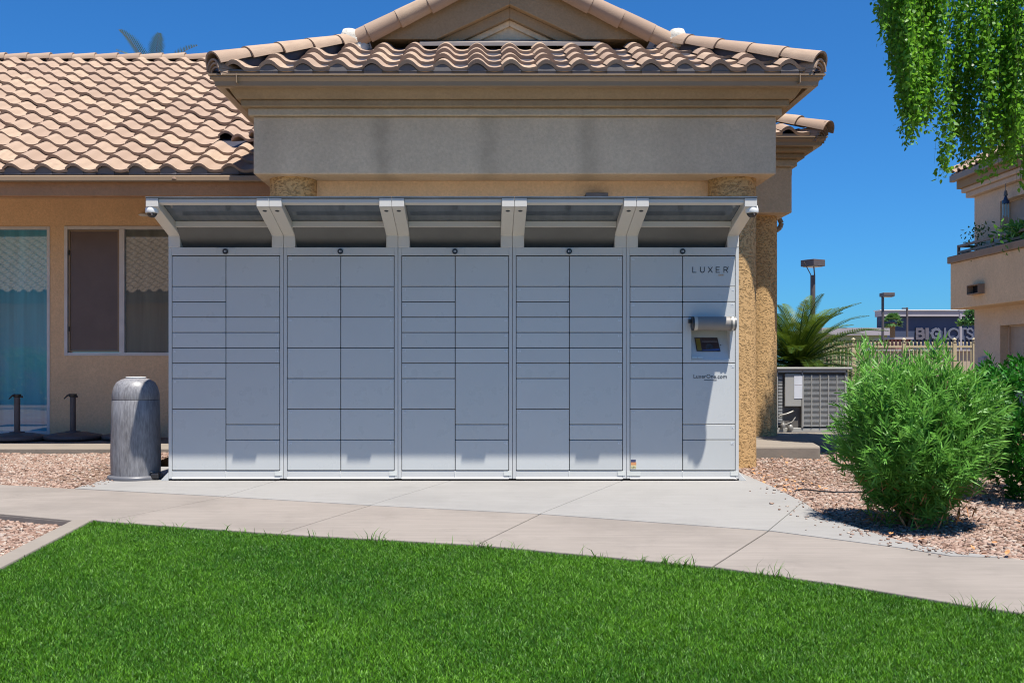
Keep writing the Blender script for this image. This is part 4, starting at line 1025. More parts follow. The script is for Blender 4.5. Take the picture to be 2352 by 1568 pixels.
# ================================================================== BUSHES
def bush(name, label, cx, cy, rx, rz_lo, z_top, mat, n_shoot, per, ll, lw, stems, spread=1.0, droop=.12, seed=1, stem_mat=None, tall=0, group=None, taper=.55):
    global rng; rng = np.random.default_rng(seed)
    t = thing(name, label, 'bush', (cx, cy, -.03), group)
    # shoots end on an uneven rounded shell and start inside
    a = rng.random(n_shoot) * 2 * PI; zc = (z_top + rz_lo) / 2; rzv = (z_top - rz_lo) / 2
    el = np.arcsin(rng.uniform(-.93, 1, n_shoot)); rad = .42 + .62 * rng.random(n_shoot) ** .45
    lump = 1 + .10 * np.sin(3 * a + 1.3 + 2 * el) + .08 * np.sin(5 * a - 4 * el) + .05 * rng.normal(size=n_shoot)
    rr = rx * np.sqrt(np.clip(1 - np.abs(np.sin(el)) ** 2.6, 0, 1)) * rad * lump
    zz = zc + rzv * np.sin(el) * (rad * lump) ** .8
    low = np.clip((zz - rz_lo) / (z_top - rz_lo), 0, 1); rr *= taper + (1 - taper) * np.clip(low * 2.4, 0, 1)
    tip = np.stack([cx + rr * np.cos(a), cy + rr * np.sin(a), zz], 1)
    d = unit(np.stack([np.cos(a) * np.cos(el), np.sin(a) * np.cos(el), .55 * np.sin(el) + .55], 1) + .38 * rng.normal(size=(n_shoot, 3)))
    if tall:
        k = rng.choice(n_shoot, tall, replace=False); up = zz[k] > zc; k = k[up]
        tip[k] = np.stack([cx + rng.uniform(-.75, .35, len(k)) * rx, cy + rng.uniform(-.5, .5, len(k)) * rx, z_top + rng.uniform(-.04, .13, len(k))], 1); d[k] = unit(np.stack([rng.normal(size=len(k)) * .2, rng.normal(size=len(k)) * .2, np.ones(len(k))], 1))
    sl = ll * rng.uniform(1.1, 2.2, n_shoot)
    s = np.repeat(np.arange(n_shoot), per); f = np.tile(np.linspace(0, 1, per), n_shoot) + rng.normal(size=len(s)) * .05
    P = tip[s] - d[s] * (sl[s] * (1 - f))[:, None]
    rnd3 = rdir(len(s)); side = unit(rnd3 - d[s] * np.sum(rnd3 * d[s], 1)[:, None])
    open_ = (.95 - .55 * np.clip(f, 0, 1))[:, None]
    D = unit(d[s] * (1 - .45 * open_) + side * open_ + np.array([[0, 0, .05]]))
    U = d[s] + .3 * rdir(len(s))
    L = ll * rng.uniform(.6, 1.15, len(s)) * (1 - .25 * np.clip(f, 0, 1)); W = lw * rng.uniform(.75, 1.2, len(s))
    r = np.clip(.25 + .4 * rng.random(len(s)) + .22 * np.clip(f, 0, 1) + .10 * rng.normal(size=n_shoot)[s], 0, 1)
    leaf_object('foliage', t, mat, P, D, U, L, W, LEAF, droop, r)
    mb = MB()
    for k in range(stems):
        aa = rng.random() * 2 * PI; q = rx * rng.uniform(.05, .75); b = Vector((cx + .12 * rx * math.cos(aa) * 1.4, cy + .12 * rx * math.sin(aa) * 1.4, -.05))
        m = Vector((cx + q * .55 * math.cos(aa), cy + q * .55 * math.sin(aa), rz_lo + (z_top - rz_lo) * .28)); e = Vector((cx + q * math.cos(aa), cy + q * math.sin(aa), rz_lo + (z_top - rz_lo) * rng.uniform(.6, .95)))
        r0 = rng.uniform(.006, .012); mb.path([b, m, e], [r0, r0 * .7, r0 * .35], 5)
    mb.build('stem', stem_mat or M['twig'], t)
    return t
oy = 6.42; ox = X(2104, oy)
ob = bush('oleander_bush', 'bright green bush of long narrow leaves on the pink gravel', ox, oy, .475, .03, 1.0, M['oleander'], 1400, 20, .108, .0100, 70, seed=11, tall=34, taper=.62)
rng = np.random.default_rng(5)
n = 420; a = rng.random(n) * 2 * PI; rr = .34 * np.sqrt(rng.random(n)); Pd = np.stack([ox + rr * np.cos(a), oy + rr * np.sin(a), rng.uniform(.0, .30, n)], 1)
leaf_object('dead_leaves', ob, M['dry'], Pd, unit(rdir(n) + np.array([[0, 0, -.8]])), rdir(n), rng.uniform(.05, .10, n), rng.uniform(.006, .012, n))
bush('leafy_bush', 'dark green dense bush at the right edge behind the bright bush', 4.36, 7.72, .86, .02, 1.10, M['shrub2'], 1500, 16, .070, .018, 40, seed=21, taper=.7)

M['greentwig'] = plain('green_twig', (0.07, 0.10, 0.03), 0.8, 0.2)
# ================================================================== WEEPING TREE
rng = np.random.default_rng(31)
tree = thing('weeping_tree', 'green tree with small leaves on hanging branches, top right', 'tree', (8.3, 11.4, 0))
tb = MB(); base = Vector((8.3, 11.4, -.1))
tb.path([base, (8.25, 11.35, 1.2), (8.1, 11.25, 2.8), (7.9, 11.1, 4.4)], [.19, .15, .135, .11], 14); tb.build('trunk', M['bark'], tree)
lb = MB(); tops = []
bnd = [(2012, 60), (2022, 105), (2034, 130), (2046, 95), (2056, 150), (2066, 250), (2078, 325), (2090, 345), (2102, 335), (2120, 300), (2140, 285), (2158, 320), (2168, 420), (2180, 442), (2200, 440), (2222, 450), (2244, 466), (2258, 455), (2268, 405), (2285, 385), (2300, 372), (2318, 366), (2332, 385), (2342, 455), (2352, 470), (2380, 440), (2420, 400), (2500, 430), (2600, 330), (2760, 250)]
bpx = np.array([b[0] for b in bnd], float); bpy_ = np.array([b[1] for b in bnd], float)
SP = []; 
k = 0
for c_ in range(92):
    Yc = rng.uniform(10.5, 11.6); pc = 2036 + 740 * rng.random() ** 1.5
    if c_ % 5 == 0: pc = rng.uniform(2036, 2125)
    base_ = np.interp(pc, bpx, bpy_) + rng.normal() * 12 - (abs(rng.normal()) * 130 if rng.random() < .6 else 0)
    for s_ in range(5):
        dp = rng.normal() * 12; Y = Yc + rng.normal() * .06; px = max(2026, pc + dp)
        yb = base_ - abs(dp) * 3.2 - rng.random() * 35 + (rng.random() < .12) * 18
        zb_ = Z(yb, Y); x = X(px, Y)
        topz = min(zb_ + rng.uniform(.8, 2.4), 5.9); topz = max(topz, zb_ + .5)
        SP.append((x, Y, zb_, topz)); k += 1
        if k % 9 == 0 and px > 2340: tops.append(Vector((x, Y, topz)))
for p in tops:
    s0 = Vector((7.9 + rng.normal() * .1, 11.1, rng.uniform(3.6, 4.4))); m = s0.lerp(p, .55) + Vector((0, 0, 1.0 + .4 * rng.random()))
    lb.path([s0, s0.lerp(m, .5) + Vector((0, 0, .15)), m, p], [.05, .032, .020, .007], 6)
lb.build('branch', M['bark'], tree)
P, D, Rn = [], [], []
tw = MB()
for x, Y, zb_, zt in SP:
    n = int((zt - zb_) / .0130); tt = np.linspace(0, 1, n); drift = rng.normal(size=2) * .035
    zz = zt + (zb_ - zt) * tt ** .9; sw = .03 * np.sin(tt * 5 + rng.random() * 6)
    px = x + drift[0] * tt + sw + rng.normal(size=n) * .045 * (.45 + .8 * np.sin(zz * 8 + x * 9) ** 2) * (1.15 - .7 * tt); py = Y + drift[1] * tt + rng.normal(size=n) * .055
    P.append(np.stack([px, py, zz + rng.normal(size=n) * .02], 1)); D.append(np.stack([rng.normal(size=n) * .7, rng.normal(size=n) * .7, -.75 + .35 * rng.normal(size=n)], 1)); Rn.append(np.clip(.42 + .22 * rng.normal(size=n) + .12 * rng.normal(), 0, 1))
    q = [(x + drift[0] * s + .03 * math.sin(s * 5), Y + drift[1] * s, zt + (zb_ - zt) * s) for s in (0, .33, .66, 1)]; tw.path(q, [.0032, .0026, .002, .001], 3)
tw.build('hanging_twig', M['greentwig'], tree)
P = np.concatenate(P); D = unit(np.concatenate(D)); Rn = np.concatenate(Rn)
leaf_object('foliage', tree, M['weep'], P, D, rdir(len(P)), rng.uniform(.036, .066, len(P)), rng.uniform(.024, .040, len(P)), ROUND, .15, Rn)
print('weep leaves', len(P))

# ================================================================== PALMS
def fronds(base, n, length, width, rise, mat, parent, name, pairs=34, seed=3, lw=.010, curl=1.0, az=None, lift=.30):
    rg = np.random.default_rng(seed); P, D, U, L, R = [], [], [], [], []; stem = MB()
    for k in range(n):
        a = (k * 2.39996 + rg.normal() * .15) if az is None else az[k]; e = rise[0] + (rise[1] - rise[0]) * ((k + .5) / n) + rg.normal() * .06; ln = length * rg.uniform(.85, 1.1)
        h = np.array([math.cos(a), math.sin(a), 0]); pts = []; p = np.array(base, float); ang = e
        ns = 10
        for i in range(ns + 1):
            pts.append(p.copy()); p = p + (h * math.cos(ang) + np.array([0, 0, math.sin(ang)])) * ln / ns; ang -= curl * (1.15 / ns) * (.35 + i / ns)
        pts = np.array(pts); stem.path([tuple(q) for q in pts[::2]], [.012, .011, .009, .007, .005, .003], 4)
        side = np.cross(h, [0, 0, 1.0])
        for j in range(pairs):
            f = .10 + .9 * j / pairs; i = min(int(f * ns), ns - 1); q = pts[i] + (pts[i + 1] - pts[i]) * (f * ns - i); tg = pts[i + 1] - pts[i]; tg /= np.linalg.norm(tg)
            nrm = np.cross(side, tg); wl = width * (math.sin(PI * min(1, f * .80 + .18)) ** .7) * rg.uniform(.9, 1.08)
            for s in (-1, 1):
                P.append(q); D.append(side * s * .82 + tg * .50 + nrm * lift); U.append(nrm); L.append(wl); R.append(np.clip((k / n) * .75 + .12 + .1 * rg.normal() + .15 * (1 - f), 0, 1))
    P, D, U, L, R = map(np.array, (P, D, U, L, R))
    leaf_object(name, parent, mat, P, unit(D), U, L, np.full(len(L), lw), [(0, .8), (.5, 1.0), (1, 0)], .08, R); stem.build('frond_rib', M['twig'] if mat is not M['sago'] else M['farleaf'], parent)
sy = 15.6; sx = X(1832, sy)
sago = thing('sago_palm', 'sago palm with stiff feathery fronds behind the air conditioner', 'palm', (sx, sy, 0))
MB().lathe([(.17, -.1), (.20, .3), (.19, .8), (.12, 1.02)], (sx, sy, 0), 14).build('trunk', M['bark'], sago)
fronds((sx, sy, .98), 115, 1.36, .17, (-.5, 1.3), M['sago'], sago, 'frond', 50, 8, .0125, 1.15)
dy = 27.0; dx = X(352, dy); dzb = Z(195, dy)
date = thing('date_palm', 'palm fronds showing above the ridge of the left roof', 'palm', (dx, dy, 0))
MB().path([(dx, dy, -.1), (dx + .1, dy, 4), (dx, dy, dzb)], [.30, .24, .2], 12).build('trunk', M['bark'], date)
az = [PI * .98, PI * .80, PI * .5, PI * .28, PI * .12, .05, 2.9, 4.2, 5.2]; fronds((dx, dy, dzb), len(az), 1.62, .30, (.45, 1.3), M['date'], date, 'frond', 30, 4, .028, .9, az)
fronds((dx, dy, dzb - .02), 16, 1.5, .32, (-.5, .5), M['date'], date, 'frond', 26, 14, .018, 1.0)
def fan_palm(px, y, ytop, r, label):
    x = X(px, y); zt = Z(ytop, y); t = thing('fan_palm', label, 'palm', (x, y, 0))
    MB().path([(x, y, -.1), (x, y, zt * .5), (x, y, zt)], [.24, .19, .18], 10).build('trunk', M['twig'], t)
    rg = np.random.default_rng(9); n = 46; P, D, U, L, R = [], [], [], [], []
    for k in range(n):
        a = rg.random() * 2 * PI; e = rg.uniform(-.5, 1.45); d = np.array([math.cos(a) * math.cos(e), math.sin(a) * math.cos(e), math.sin(e)]); c = np.array([x, y, zt]) + d * r * .45; s = np.cross(d, [0, 0, 1.0]); s /= np.linalg.norm(s) + 1e-6
        for j in np.linspace(-1.2, 1.2, 11): P.append(c); D.append(d * math.cos(j) + s * math.sin(j) + np.array([0, 0, -.1])); U.append(np.cross(s, d)); L.append(r * .55 * rg.uniform(.8, 1.1)); R.append(rg.random())
    P, D, U, L, R = map(np.array, (P, D, U, L, R)); leaf_object('frond', t, M['fan'], P, unit(D), U, L, np.full(len(L), r * .11), LEAF, .2, R)
fan_palm(2050, 75, 741, .85, 'small fan palm in front of the navy store wall')

def far_tree(name, label, x, y, z0, z1, r, n, ls, seed, mat=M['farleaf'], trunk=True, cat='tree', group=None):
    rg = np.random.default_rng(seed); t = thing(name, label, cat, (x, y, 0), group)
    if trunk: MB().path([(x, y, -.1), (x + .05 * r, y, (z0 + z1) / 2), (x, y, z1 - .2 * (z1 - z0))], [.14 * r, .09 * r, .03 * r], 8).build('trunk', M['bark'], t)
    cs = rg.normal(size=(14, 3)) * np.array([r * .5, r * .5, (z1 - z0) * .26]) + np.array([x, y, (z0 + z1) / 2]); k = rg.integers(0, 14, n)
    P = cs[k] + unit(rg.normal(size=(n, 3))) * (r * .42 * rg.random(n) ** .4)[:, None] * np.array([1, 1, min(1, (z1 - z0) / (2 * r))])
    P[:, 2] = np.clip(P[:, 2], max(.02, z0), z1); D = unit(rg.normal(size=(n, 3)) + np.array([0, 0, .4])); leaf_object('crown', t, mat, P, D, rg.normal(size=(n, 3)), ls * rg.uniform(.6, 1.2, n), ls * .5 * rg.uniform(.7, 1.2, n), ROUND, .1, np.clip(.4 + .25 * rg.normal(size=n), 0, 1)); return t
far_tree('street_tree', 'green tree showing under the balcony beside the store sign', X(2243, 55), 55, Z(752, 55), Z(708, 55), .5, 1300, .20, 3, M['fan'])
for i, (px, y, zt, r, lab) in enumerate(((1918, 33.5, 1.9, .8, 'low pale shrub beyond the fence right of the sago palm'), (1972, 34, 1.6, .7, 'low shrub beyond the fence left of the red block wall'), (2126, 34.5, 1.95, .9, 'wispy shrub beyond the fence below the store sign'))):
    far_tree('roadside_shrub', lab, X(px, y), y, .1, zt, r, 1200, .11, 40 + i, M['farleaf'], False, 'shrub', 'shrubs beyond the fence')

# ================================================================== FENCE
fy = 30.4; ft = Z(780, fy); fr = Z(796, fy)
fence = thing('metal_fence', 'beige metal picket fence with spear tips beyond the bushes', 'fence', (X(2070, fy), fy, 0))
pk = MB(); pk.box(-.011, .011, -.011, .011, 0.08, ft - .10); pk.add([(-.011, -.011, ft - .10), (.011, -.011, ft - .10), (.011, .011, ft - .10), (-.011, .011, ft - .10), (-.026, 0, ft - .07), (.026, 0, ft - .07), (0, 0, ft + .02)], [(0, 1, 5, 4), (2, 3, 4, 5), (4, 5, 6), (5, 4, 6)])
pk.v = [(x * 1.15, y, z) for x, y, z in pk.v]; pme = pk.mesh('picket'); pitch = .114; k = 0
xx = X(1895, fy)
while xx < X(2242, fy): link('picket', pme, M['fence'], fence, Vector((xx, fy, 0)) - WL[fence]); xx += pitch
for z in (fr, .18):
    box('rail', M['fence'], fence, X(1890, fy), X(2245, fy), fy - .025, fy + .025, z - .03, z + .03)
for px in (1960, 2076, 2192, 2237):
    x = X(px, fy); MB().box(x - .05, x + .05, fy - .05, fy + .05, -.1, fr + .10).lathe([(.04, fr + .10), (.065, fr + .13), (.03, fr + .16), (.062, fr + .20), (.055, fr + .235), (0, fr + .265)], (x, fy, 0), 12).build('post', M['fence'], fence)

# ================================================================== STREET AND STORE BEYOND
structure(box('road', plain('asphalt', (.10, .10, .10), .9, .1), None, -80, 120, 37, 52, -.2, -.06))
def wall_thing(name, label, cat, x0, x1, y0, y1, z1, mat, cap=None, capmat=None):
    t = thing(name, label, cat, ((x0 + x1) / 2, (y0 + y1) / 2, 0)); box('wall', mat, t, x0, x1, y0, y1, -.1, z1)
    if cap: box('cap', capmat, t, x0 - .1, x1 + .1, y0 - .1, y1 + .1, z1 + .001, z1 + cap)
    return t
by = 36.0; wall_thing('boundary_wall', 'low tan block wall behind the metal fence', 'wall', X(2000, by), X(2600, by), by, by + .25, Z(806, by), M['tan'], .06, M['parapet'])
ry = 60.0; wall_thing('red_block_pillar', 'red block wall end with pale cap below the store', 'wall', X(2057, ry), X(2093, ry), ry, ry + 3, Z(779, ry), M['brick'], .12, M['parapet'])
ly = 95.0; lw_ = wall_thing('low_shop', 'low shop building with yellow green wall left of the navy store', 'building', X(1890, ly), X(2038, ly), ly, ly + 10, Z(770, ly), M['lowgreen'])
box('roof_band', M['parapet'], lw_, X(1890, ly) - .2, X(2039, ly) + .2, ly - .3, ly + 10.3, Z(770, ly) + .01, Z(753, ly)); box('shop_window', M['greyglass'], lw_, X(1985, ly), X(2030, ly), ly - .05, ly, Z(806, ly), Z(788, ly))
sy_ = 100.0
store = thing('big_store', 'wide navy store building with large raised sign letters', 'building', (X(2180, sy_), sy_ + 10, 0))
box('wall', M['navy'], store, X(2022, sy_), X(2420, sy_), sy_, sy_ + .9, -.1, Z(727, sy_))
box('parapet', M['parapet'], store, X(2020, sy_), X(2423, sy_), sy_ - .4, sy_ + 1.2, Z(727, sy_) + .01, Z(714, sy_)); box('parapet_cap', M['white'], store, X(2020, sy_) - .1, X(2423, sy_) + .1, sy_ - .5, sy_ + 1.3, Z(714, sy_) + .01, Z(711.5, sy_))
def fat_letters(word, mat, x, z, h, wd, gap, t):
    S = {'B': [[(0, 0), (0, 1), (.6, 1), (.8, .85), (.8, .65), (.6, .52), (0, .52)], [(.6, .52), (.85, .38), (.85, .15), (.62, 0), (0, 0)]], 'I': [[(.15, 0), (.15, 1)]],
         'G': [[(.9, .78), (.75, .95), (.45, 1), (.15, .85), (0, .5), (.15, .15), (.45, 0), (.75, .05), (.9, .22), (.9, .48), (.5, .48)]], 'L': [[(0, 1), (0, 0), (.5, 0)]],
         'O': [[(.5 + .5 * math.cos(q), .5 + .5 * math.sin(q)) for q in np.linspace(0, 2 * PI, 25)]], 'T': [[(0, 1), (.7, 1)], [(.35, 1), (.35, 0)]], 'S': [[(.62, .85), (.45, 1), (.2, 1), (.03, .85), (.05, .65), (.3, .52), (.55, .4), (.65, .2), (.5, .03), (.2, 0), (0, .15)]]}
    for ch, g in zip(word, gap):
        mb = MB()
        for line in S[ch]:
            for (a, b), (c, d) in zip(line, line[1:]):
                p = Vector((x + a * wd, 0, z + b * h)); q = Vector((x + c * wd, 0, z + d * h)); n_ = (q - p).normalized(); s = Vector((-n_.z, 0, n_.x)) * t / 2; p -= n_ * t / 2; q += n_ * t / 2
                mb.prism([(v.x, v.z) for v in (p - s, q - s, q + s, p + s)], sy_ - .16 + jit(.004), sy_ - .02, 'y')
        mb.build('sign_letter', mat, store); x += g
u_ = sy_ / F
zl_ = Z(780, sy_); hl_ = 27 * u_
for ch, m_, px_, wd_, t_ in (('B', 'letter2', 2105, 17, .25), ('I', 'letter2', 2126, 14, .34), ('G', 'letter', 2139, 20, .25), ('L', 'letter', 2169, 16, .17), ('O', 'letter', 2178, 23, .17), ('T', 'letter', 2202, 21, .17), ('S', 'letter', 2220, 20, .17)):
    fat_letters(ch, M[m_], X(px_, sy_), zl_ + t_ / 2, hl_ - t_, wd_ * u_, (0,), t_)
box('wall_plate', M['white'], store, X(2034, sy_), X(2041, sy_), sy_ - .08, sy_ - .01, Z(750, sy_), Z(747, sy_))

# ================================================================== LAMP POSTS
def lamp(label, px, y, ytop, ybot, hw_, pole_w, arm):
    x = X(px, y); zt, zb_ = Z(ytop, y), Z(ybot, y); h = hw_ / 2
    t = thing('lamp_post', label, 'lamp post', (x, y, 0), 'parking lot lamp posts')
    if arm:      # square head carried on two struts above the pole
        hx = x; c, s = math.cos(.55), math.sin(.55); pts = [(-h, -h), (h, -h), (h, h), (-h, h)]; poly = [(hx + a * c * .78 - b * s * .78, y + a * s * .78 + b * c * .78) for a, b in pts]
        hd_ = MB().prism(poly, zb_, zt, 'z').build('lamp_head', M['lamp'], t, .01); MB().prism(inset(poly, .06), zb_ - .02, zb_ - .001, 'z').build('lens', M['lens'], hd_)
        pz = Z(632, y); MB().tube((x, y, -.1), (x, y, pz), pole_w / 2 * 1.1, pole_w / 2, 8).build('pole', M['lamp'], t)
        st2 = MB(); st2.path([(x - .08, y - .05, pz), (x - h * .92, y - .1, zb_ + .15), (x - h * .92, y - .1, zb_ + .16)], .016, 6); st2.path([(x + .06, y, pz), (x - .02, y - .15, zb_ + .02)], .022, 6); st2.build('strut', M['lamp'], t)
    else:
        hd_ = box('lamp_head', M['lamp'], t, x - pole_w * .5, x + hw_ - pole_w * .5, y - h, y + h, zb_, zt, .02); MB().tube((x, y, -.1), (x, y, zb_ + .01), pole_w / 2, pole_w / 2, 10).build('pole', M['lamp'], t)
        box('lens', M['lens'], hd_, x - pole_w * .5 + .05, x + hw_ - pole_w * .5 - .05, y - h + .05, y + h - .05, zb_ - .03, zb_ - .001)
lamp('big square headed lamp post on struts above the sago palm', 1867, 35, 597, 612, 49 * 35 / F, 11.5 * 35 / F, True)
lamp('lamp post with flat head in front of the red block wall', 2027.5, 50, 672.5, 681, 26 * 50 / F, 6 * 50 / F, False)
# two slim poles
for px, y, yt, lab in ((2083.5, 80, 706, 'slim distant lamp post with a small arm before the store sign'), (2205.5, 62, 716, 'thin pale pole standing just left of the apartment wall')):
    x = X(px, y); t = thing('lamp_post', lab, 'lamp post', (x, y, 0), 'parking lot lamp posts'); MB().tube((x, y, -.1), (x, y, Z(yt, y)), .11, .085, 8).build('pole', M['parapet'] if px > 2100 else M['lamp'], t)
    if px < 2100: box('lamp_head', M['lamp'], t, x - .38, x, y - .12, y + .12, Z(709.5, y), Z(707, y))
    else: box('lamp_head', M['parapet'], t, x - .1, x + .45, y - .12, y + .12, Z(714, y), Z(712, y))

# ================================================================== APARTMENT BUILDING ON THE RIGHT
apt = thing('apartment_building', 'tan two storey apartment building with a corner balcony', 'building', (15, 24, 0))
WX, BXo, YF = 12.9, 12.27, 27.0; YN = 12.0
dy0, dy1 = 12.9 * F / (2352 + 60 - VX), 25.65; dz = 2.02; ud1 = Z(462, 25.6)
zb_bot, zcap0, zcap1 = Z(711, YF), Z(606, YF), Z(590, YF); zeave = Z(453, YF)
mb = MB(); x2 = 20.0
for zz0, zz1, zt in ((-.1, dz, zb_bot + .02), (zb_bot + .02, ud1, zeave)):
    mb.box(WX, x2, dy1, YF, zz0, zt); mb.box(WX, x2, YN, dy0, zz0, zt); mb.box(WX, x2, dy0, dy1, zz1, zt); mb.box(WX + .30, x2, dy0, dy1, zz0, zz1)
mb.build('wall', M['aptgrey'], apt, .01)
for nm, z0_, z1_ in (('closet_door', .05, dz - .03), ('closet_door', zb_bot + .45, ud1 - .03)):
    d = box(nm, M['aptdoor'], apt, WX + .24, WX + .298, dy0 + .05, dy1 - .06, z0_, z1_)
    f_ = MB(); f_.box(WX + .20, WX + .298, dy1 - .06, dy1 - .002, z0_, z1_); f_.box(WX + .20, WX + .298, dy0 + .002, dy1 - .06, z1_, z1_ + .028); f_.build('door_frame', M['aptlight'], apt)
    lv = MB(); zc = z1_ - (.42 if z0_ < 1 else .45); yv1 = dy1 - .62 if z0_ < 1 else dy1 - .75; yv0 = yv1 - .9
    for q in range(12): lv.prism([(WX + .238, zc - q * .045), (WX + .225, zc - .03 - q * .045), (WX + .238, zc - .035 - q * .045)], yv0, yv1, 'y') if False else lv.add([(WX + .238, yv0, zc - q * .045), (WX + .238, yv1, zc - q * .045), (WX + .222, yv1, zc - .034 - q * .045), (WX + .222, yv0, zc - .034 - q * .045)], [(0, 1, 2, 3)])
    lv.build('louvre', M['lens'] if False else M['aptlight'], d)
bal = box('balcony', M['aptwall'], apt, BXo, WX - .001, YN, YF, zb_bot, zcap0, .015)
box('balcony_cap', M['apttrim'], bal, BXo - .07, WX - .002, YN, YF + .05, zcap0 + .001, zcap1, .02)
for yy in (25.45, 19.6):
    sc_ = MB(); z = Z(666, 25.4); sc_.box(BXo - .16, BXo + .01, yy - .30, yy + .30, z - .10, z - .08); sc_.box(BXo - .16, BXo + .01, yy - .30, yy - .28, z - .08, z + .12); sc_.box(BXo - .16, BXo + .01, yy + .28, yy + .30, z - .08, z + .12); sc_.box(BXo - .16, BXo + .01, yy - .30, yy + .30, z + .12, z + .14); sc_.build('scupper', M['apttrim'], bal)
    box('scupper_hole', M['dark'], bal, BXo - .004, BXo + .002, yy - .28, yy + .28, z - .08, z + .12)
RXp = 12.42; rz1, rz0 = Z(566, 26.85), Z(580, 26.85)
rl = MB()
for z in (rz1, rz0): rl.box(RXp - .025, RXp + .025, YN, 26.87, z - .03, z + .03)
for z in (rz1, rz0): rl.box(RXp + .025, WX - .003, 26.83, 26.87, z - .03, z + .03)
rl.build('rail', M['rail'], bal)
yy = 26.85
while yy > YN + .5: box('rail_post', M['rail'], bal, RXp - .03, RXp + .03, yy - .03, yy + .03, zcap1 + .001, rz1 + .035); yy -= 1.78
box('cornice', M['aptlight'], apt, WX - .16, x2, YN, YF + .16, zeave + .001, zeave + .14, .02); box('cornice', M['aptlight'], apt, WX - .24, x2, YN, YF + .24, zeave + .141, zeave + .26, .02)
box('fascia', M['brown'], apt, WX - .32, x2, YN, YF + .32, zeave + .261, zeave + .62); box('gutter', M['gutter'], apt, WX - .46, WX - .325, YN, YF + .45, zeave + .46, zeave + .64, .02)
az0 = zeave + .66; AX = WX - .44
ar = MB(); ar.add([(AX, YN, az0), (AX, YF + .45, az0), (AX + 3, YF - 2.55, az0 + 1.45), (AX + 3, YN, az0 + 1.45)], [(3, 2, 1, 0)]); ar.add([(AX, YF + .45, az0), (x2, YF + .45, az0), (x2, YF - 2.55, az0 + 1.45), (AX + 3, YF - 2.55, az0 + 1.45)], [(0, 1, 2, 3)])
aroof = ar.build('roof', M['sheet'], apt)
st2_ = stile(.33, .42, .072, .03, 8)
for r in range(4):
    for k in range(int((YF + .3 - 20.5) / .33)):
        yy = YF + .35 - r * .30 - (k + 1) * .33
        if yy < 20.5: break
        put('roof_tile', st2_, aroof, (AX + r * .30, yy + .33, az0 + r * .145 + .04), (1, 0, .44))
for k in range(6): put('hip_tile', hip, aroof, (AX + k * .27, YF + .45 - k * .27, az0 + .13 * k + .07), (1, -1, .50))
MB().box(WX - .09, WX - .001, 26.30, 26.62, Z(838, 26.4) - .05, Z(820, 26.4)).build('meter_box', M['parapet'], apt, .01)
# wind chime and plants on the balcony
cy_ = 12.72 * F / (2310 - VX); cxx = 12.72; wz = Z(440, cy_)
wc = thing('wind_chime', 'wind chime with pale tubes hanging above the balcony', 'wind chime', (cxx, cy_, wz))
MB().tube((cxx, cy_, wz + .02), (cxx, cy_, zeave + .002), .008, .008, 6).tube((cxx, cy_, wz - .10), (cxx, cy_, wz + .02), .05, .03, 10).build('hanger', M['back'], wc); MB().tube((cxx, cy_, wz - .30), (cxx, cy_, wz - .22), .085, .085, 14).build('top_disc', M['bulb'], wc); MB().tube((cxx, cy_, wz - .22), (cxx, cy_, wz - .10), .06, .02, 10).build('top_cone', M['bulb'], wc)
for q in range(6):
    a = q * PI / 3 + .2; MB().tube((cxx + .065 * math.cos(a), cy_ + .065 * math.sin(a), wz - .30 - .0), (cxx + .065 * math.cos(a), cy_ + .065 * math.sin(a), wz - .58 - .03 * (q % 3)), .012, .012, 6).build('chime_tube', M['chime'], wc)
def potted(label, x, y, r, h, mat, seed, n, ls):
    t = thing('potted_plant', label, 'plant', (x, y, zcap1 - .5), 'plants on the balcony'); zz = zcap0 - .55
    MB().lathe([(.10, zz), (.14, zz + .35), (.15, zz + .36), (.13, zz + .36), (0, zz + .34)], (x, y, 0), 14).build('pot', M['brick'], t)
    rg = np.random.default_rng(seed); P = np.stack([x + rg.normal(size=n) * r * .5, y + rg.normal(size=n) * r * .9, zz + .40 + h * rg.random(n) ** .8], 1); leaf_object('leaves', t, mat, P, unit(rg.normal(size=(n, 3)) + np.array([0, 0, .7])), rg.normal(size=(n, 3)), ls * rg.uniform(.6, 1.2, n), ls * .42 * rg.uniform(.7, 1.2, n), ROUND, .2, np.clip(.4 + .25 * rg.normal(size=n), 0, 1))
    MB().path([(x, y, zz + .33), (x + .02, y, zz + .40 + h * .6)], .01, 5).build('stalk', M['twig'], t)
floor = box('balcony_floor', M['aptgrey'], bal, BXo + .02, WX - .002, YN, YF - .02, zcap0 - .60, zcap0 - .555) if False else None
potted('thin twiggy plant at the far corner of the balcony', 12.62, 26.3, .30, 1.05, M['farleaf'], 3, 230, .10)
potted('bright green trailing plant on the balcony rail', 12.60, 24.0, .42, .80, M['oleander'], 4, 520, .17)

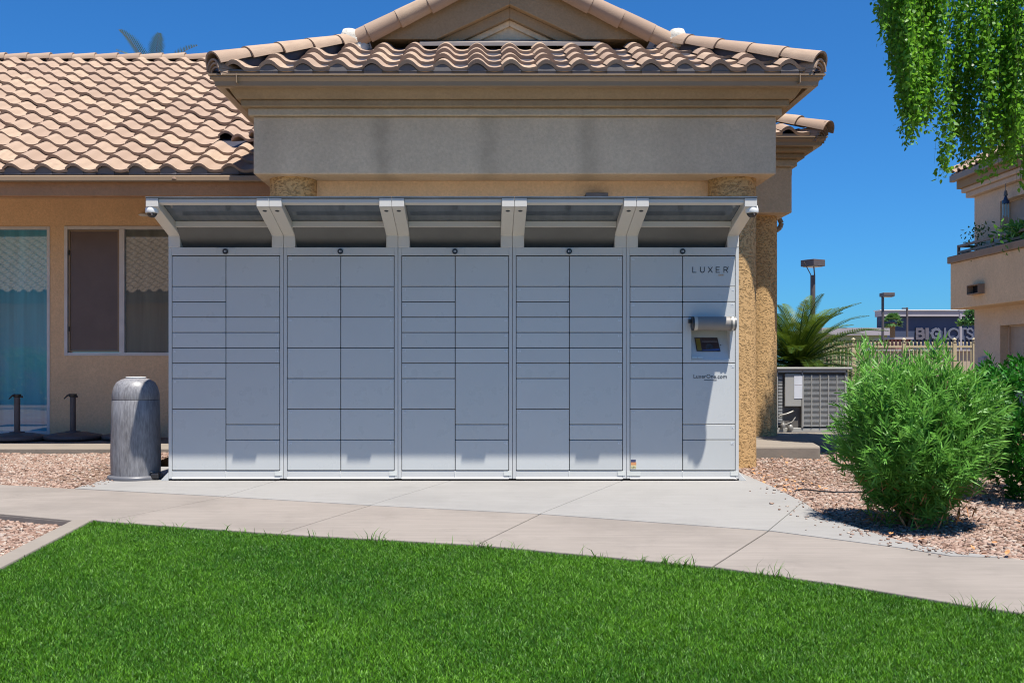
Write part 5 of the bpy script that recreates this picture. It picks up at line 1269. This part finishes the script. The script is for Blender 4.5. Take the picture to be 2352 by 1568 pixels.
# ================================================================== WHAT THE WINDOWS MIRROR (behind the camera)
opp = thing('opposite_building', 'tan building with a clay tile roof across the lawn, mirrored in the tall window', 'building', (-18, -8, 0))
box('wall', M['wall'], opp, -24, -4.5, -12, -5, -.1, 3.1); oz = 3.15
orf = MB(); orf.add([(-24.5, -4.4, oz), (-4.0, -4.4, oz), (-6.5, -8.5, oz + 2.1), (-24.5, -8.5, oz + 2.1)], [(0, 1, 2, 3)]); orf.add([(-4.0, -4.4, oz), (-4.0, -12.6, oz), (-6.5, -8.5, oz + 2.1)], [(0, 1, 2)]); orf.add([(-24.5, -8.5, oz + 2.1), (-6.5, -8.5, oz + 2.1), (-4.0, -12.6, oz), (-24.5, -12.6, oz)], [(0, 1, 2, 3)])
oroof = orf.build('roof', M['sheet'], opp); ol = MB(); b_ = [v.co.copy() for v in st2_.vertices]; f_ = [tuple(p.vertices) for p in st2_.polygons]; Rm = Matrix.Rotation(math.atan(.512) - .05, 3, 'X') @ Matrix.Rotation(PI, 3, 'Z')
Rb = Matrix((Vector((-1, 0, 0)), Vector((0, -math.cos(.42), math.sin(.42))), Vector((0, math.sin(.42), math.cos(.42))))).transposed()
for r in range(13):
    for k in range(62):
        x = -4.1 - k * .33
        if x < -24.3 or x > -4.1 - r * .31 * .66: continue
        o3 = Vector((x, -4.4 - r * .31, oz + .045 + r * .31 * .512)); ol.add([o3 + Rb @ v for v in b_], f_, True)
tag(ol.build('roof_tile_field', M['tile'], oroof), kind='stuff')
box('fascia', M['brown'], opp, -24.5, -4.1, -4.55, -4.42, oz - .3, oz - .01)
for i, (x, y, r, zt, lab) in enumerate(((-11.9, -1.6, .9, 1.45, 'round bush across the lawn, mirrored in the tall window'), (-9.3, -.8, .7, 1.25, 'low bush across the lawn, mirrored at the foot of the sash window'), (-8.0, -.9, .8, 1.3, 'low bush behind the camera nearest the walkway'), (-10.5, -1.0, .7, 1.15, 'low bush behind the camera beside the round one'))):
    far_tree('hedge_bush', lab, x, y, .0, zt, r, 2600, .075, 70 + i, M['oleander'], False, 'bush', 'bushes behind the camera')
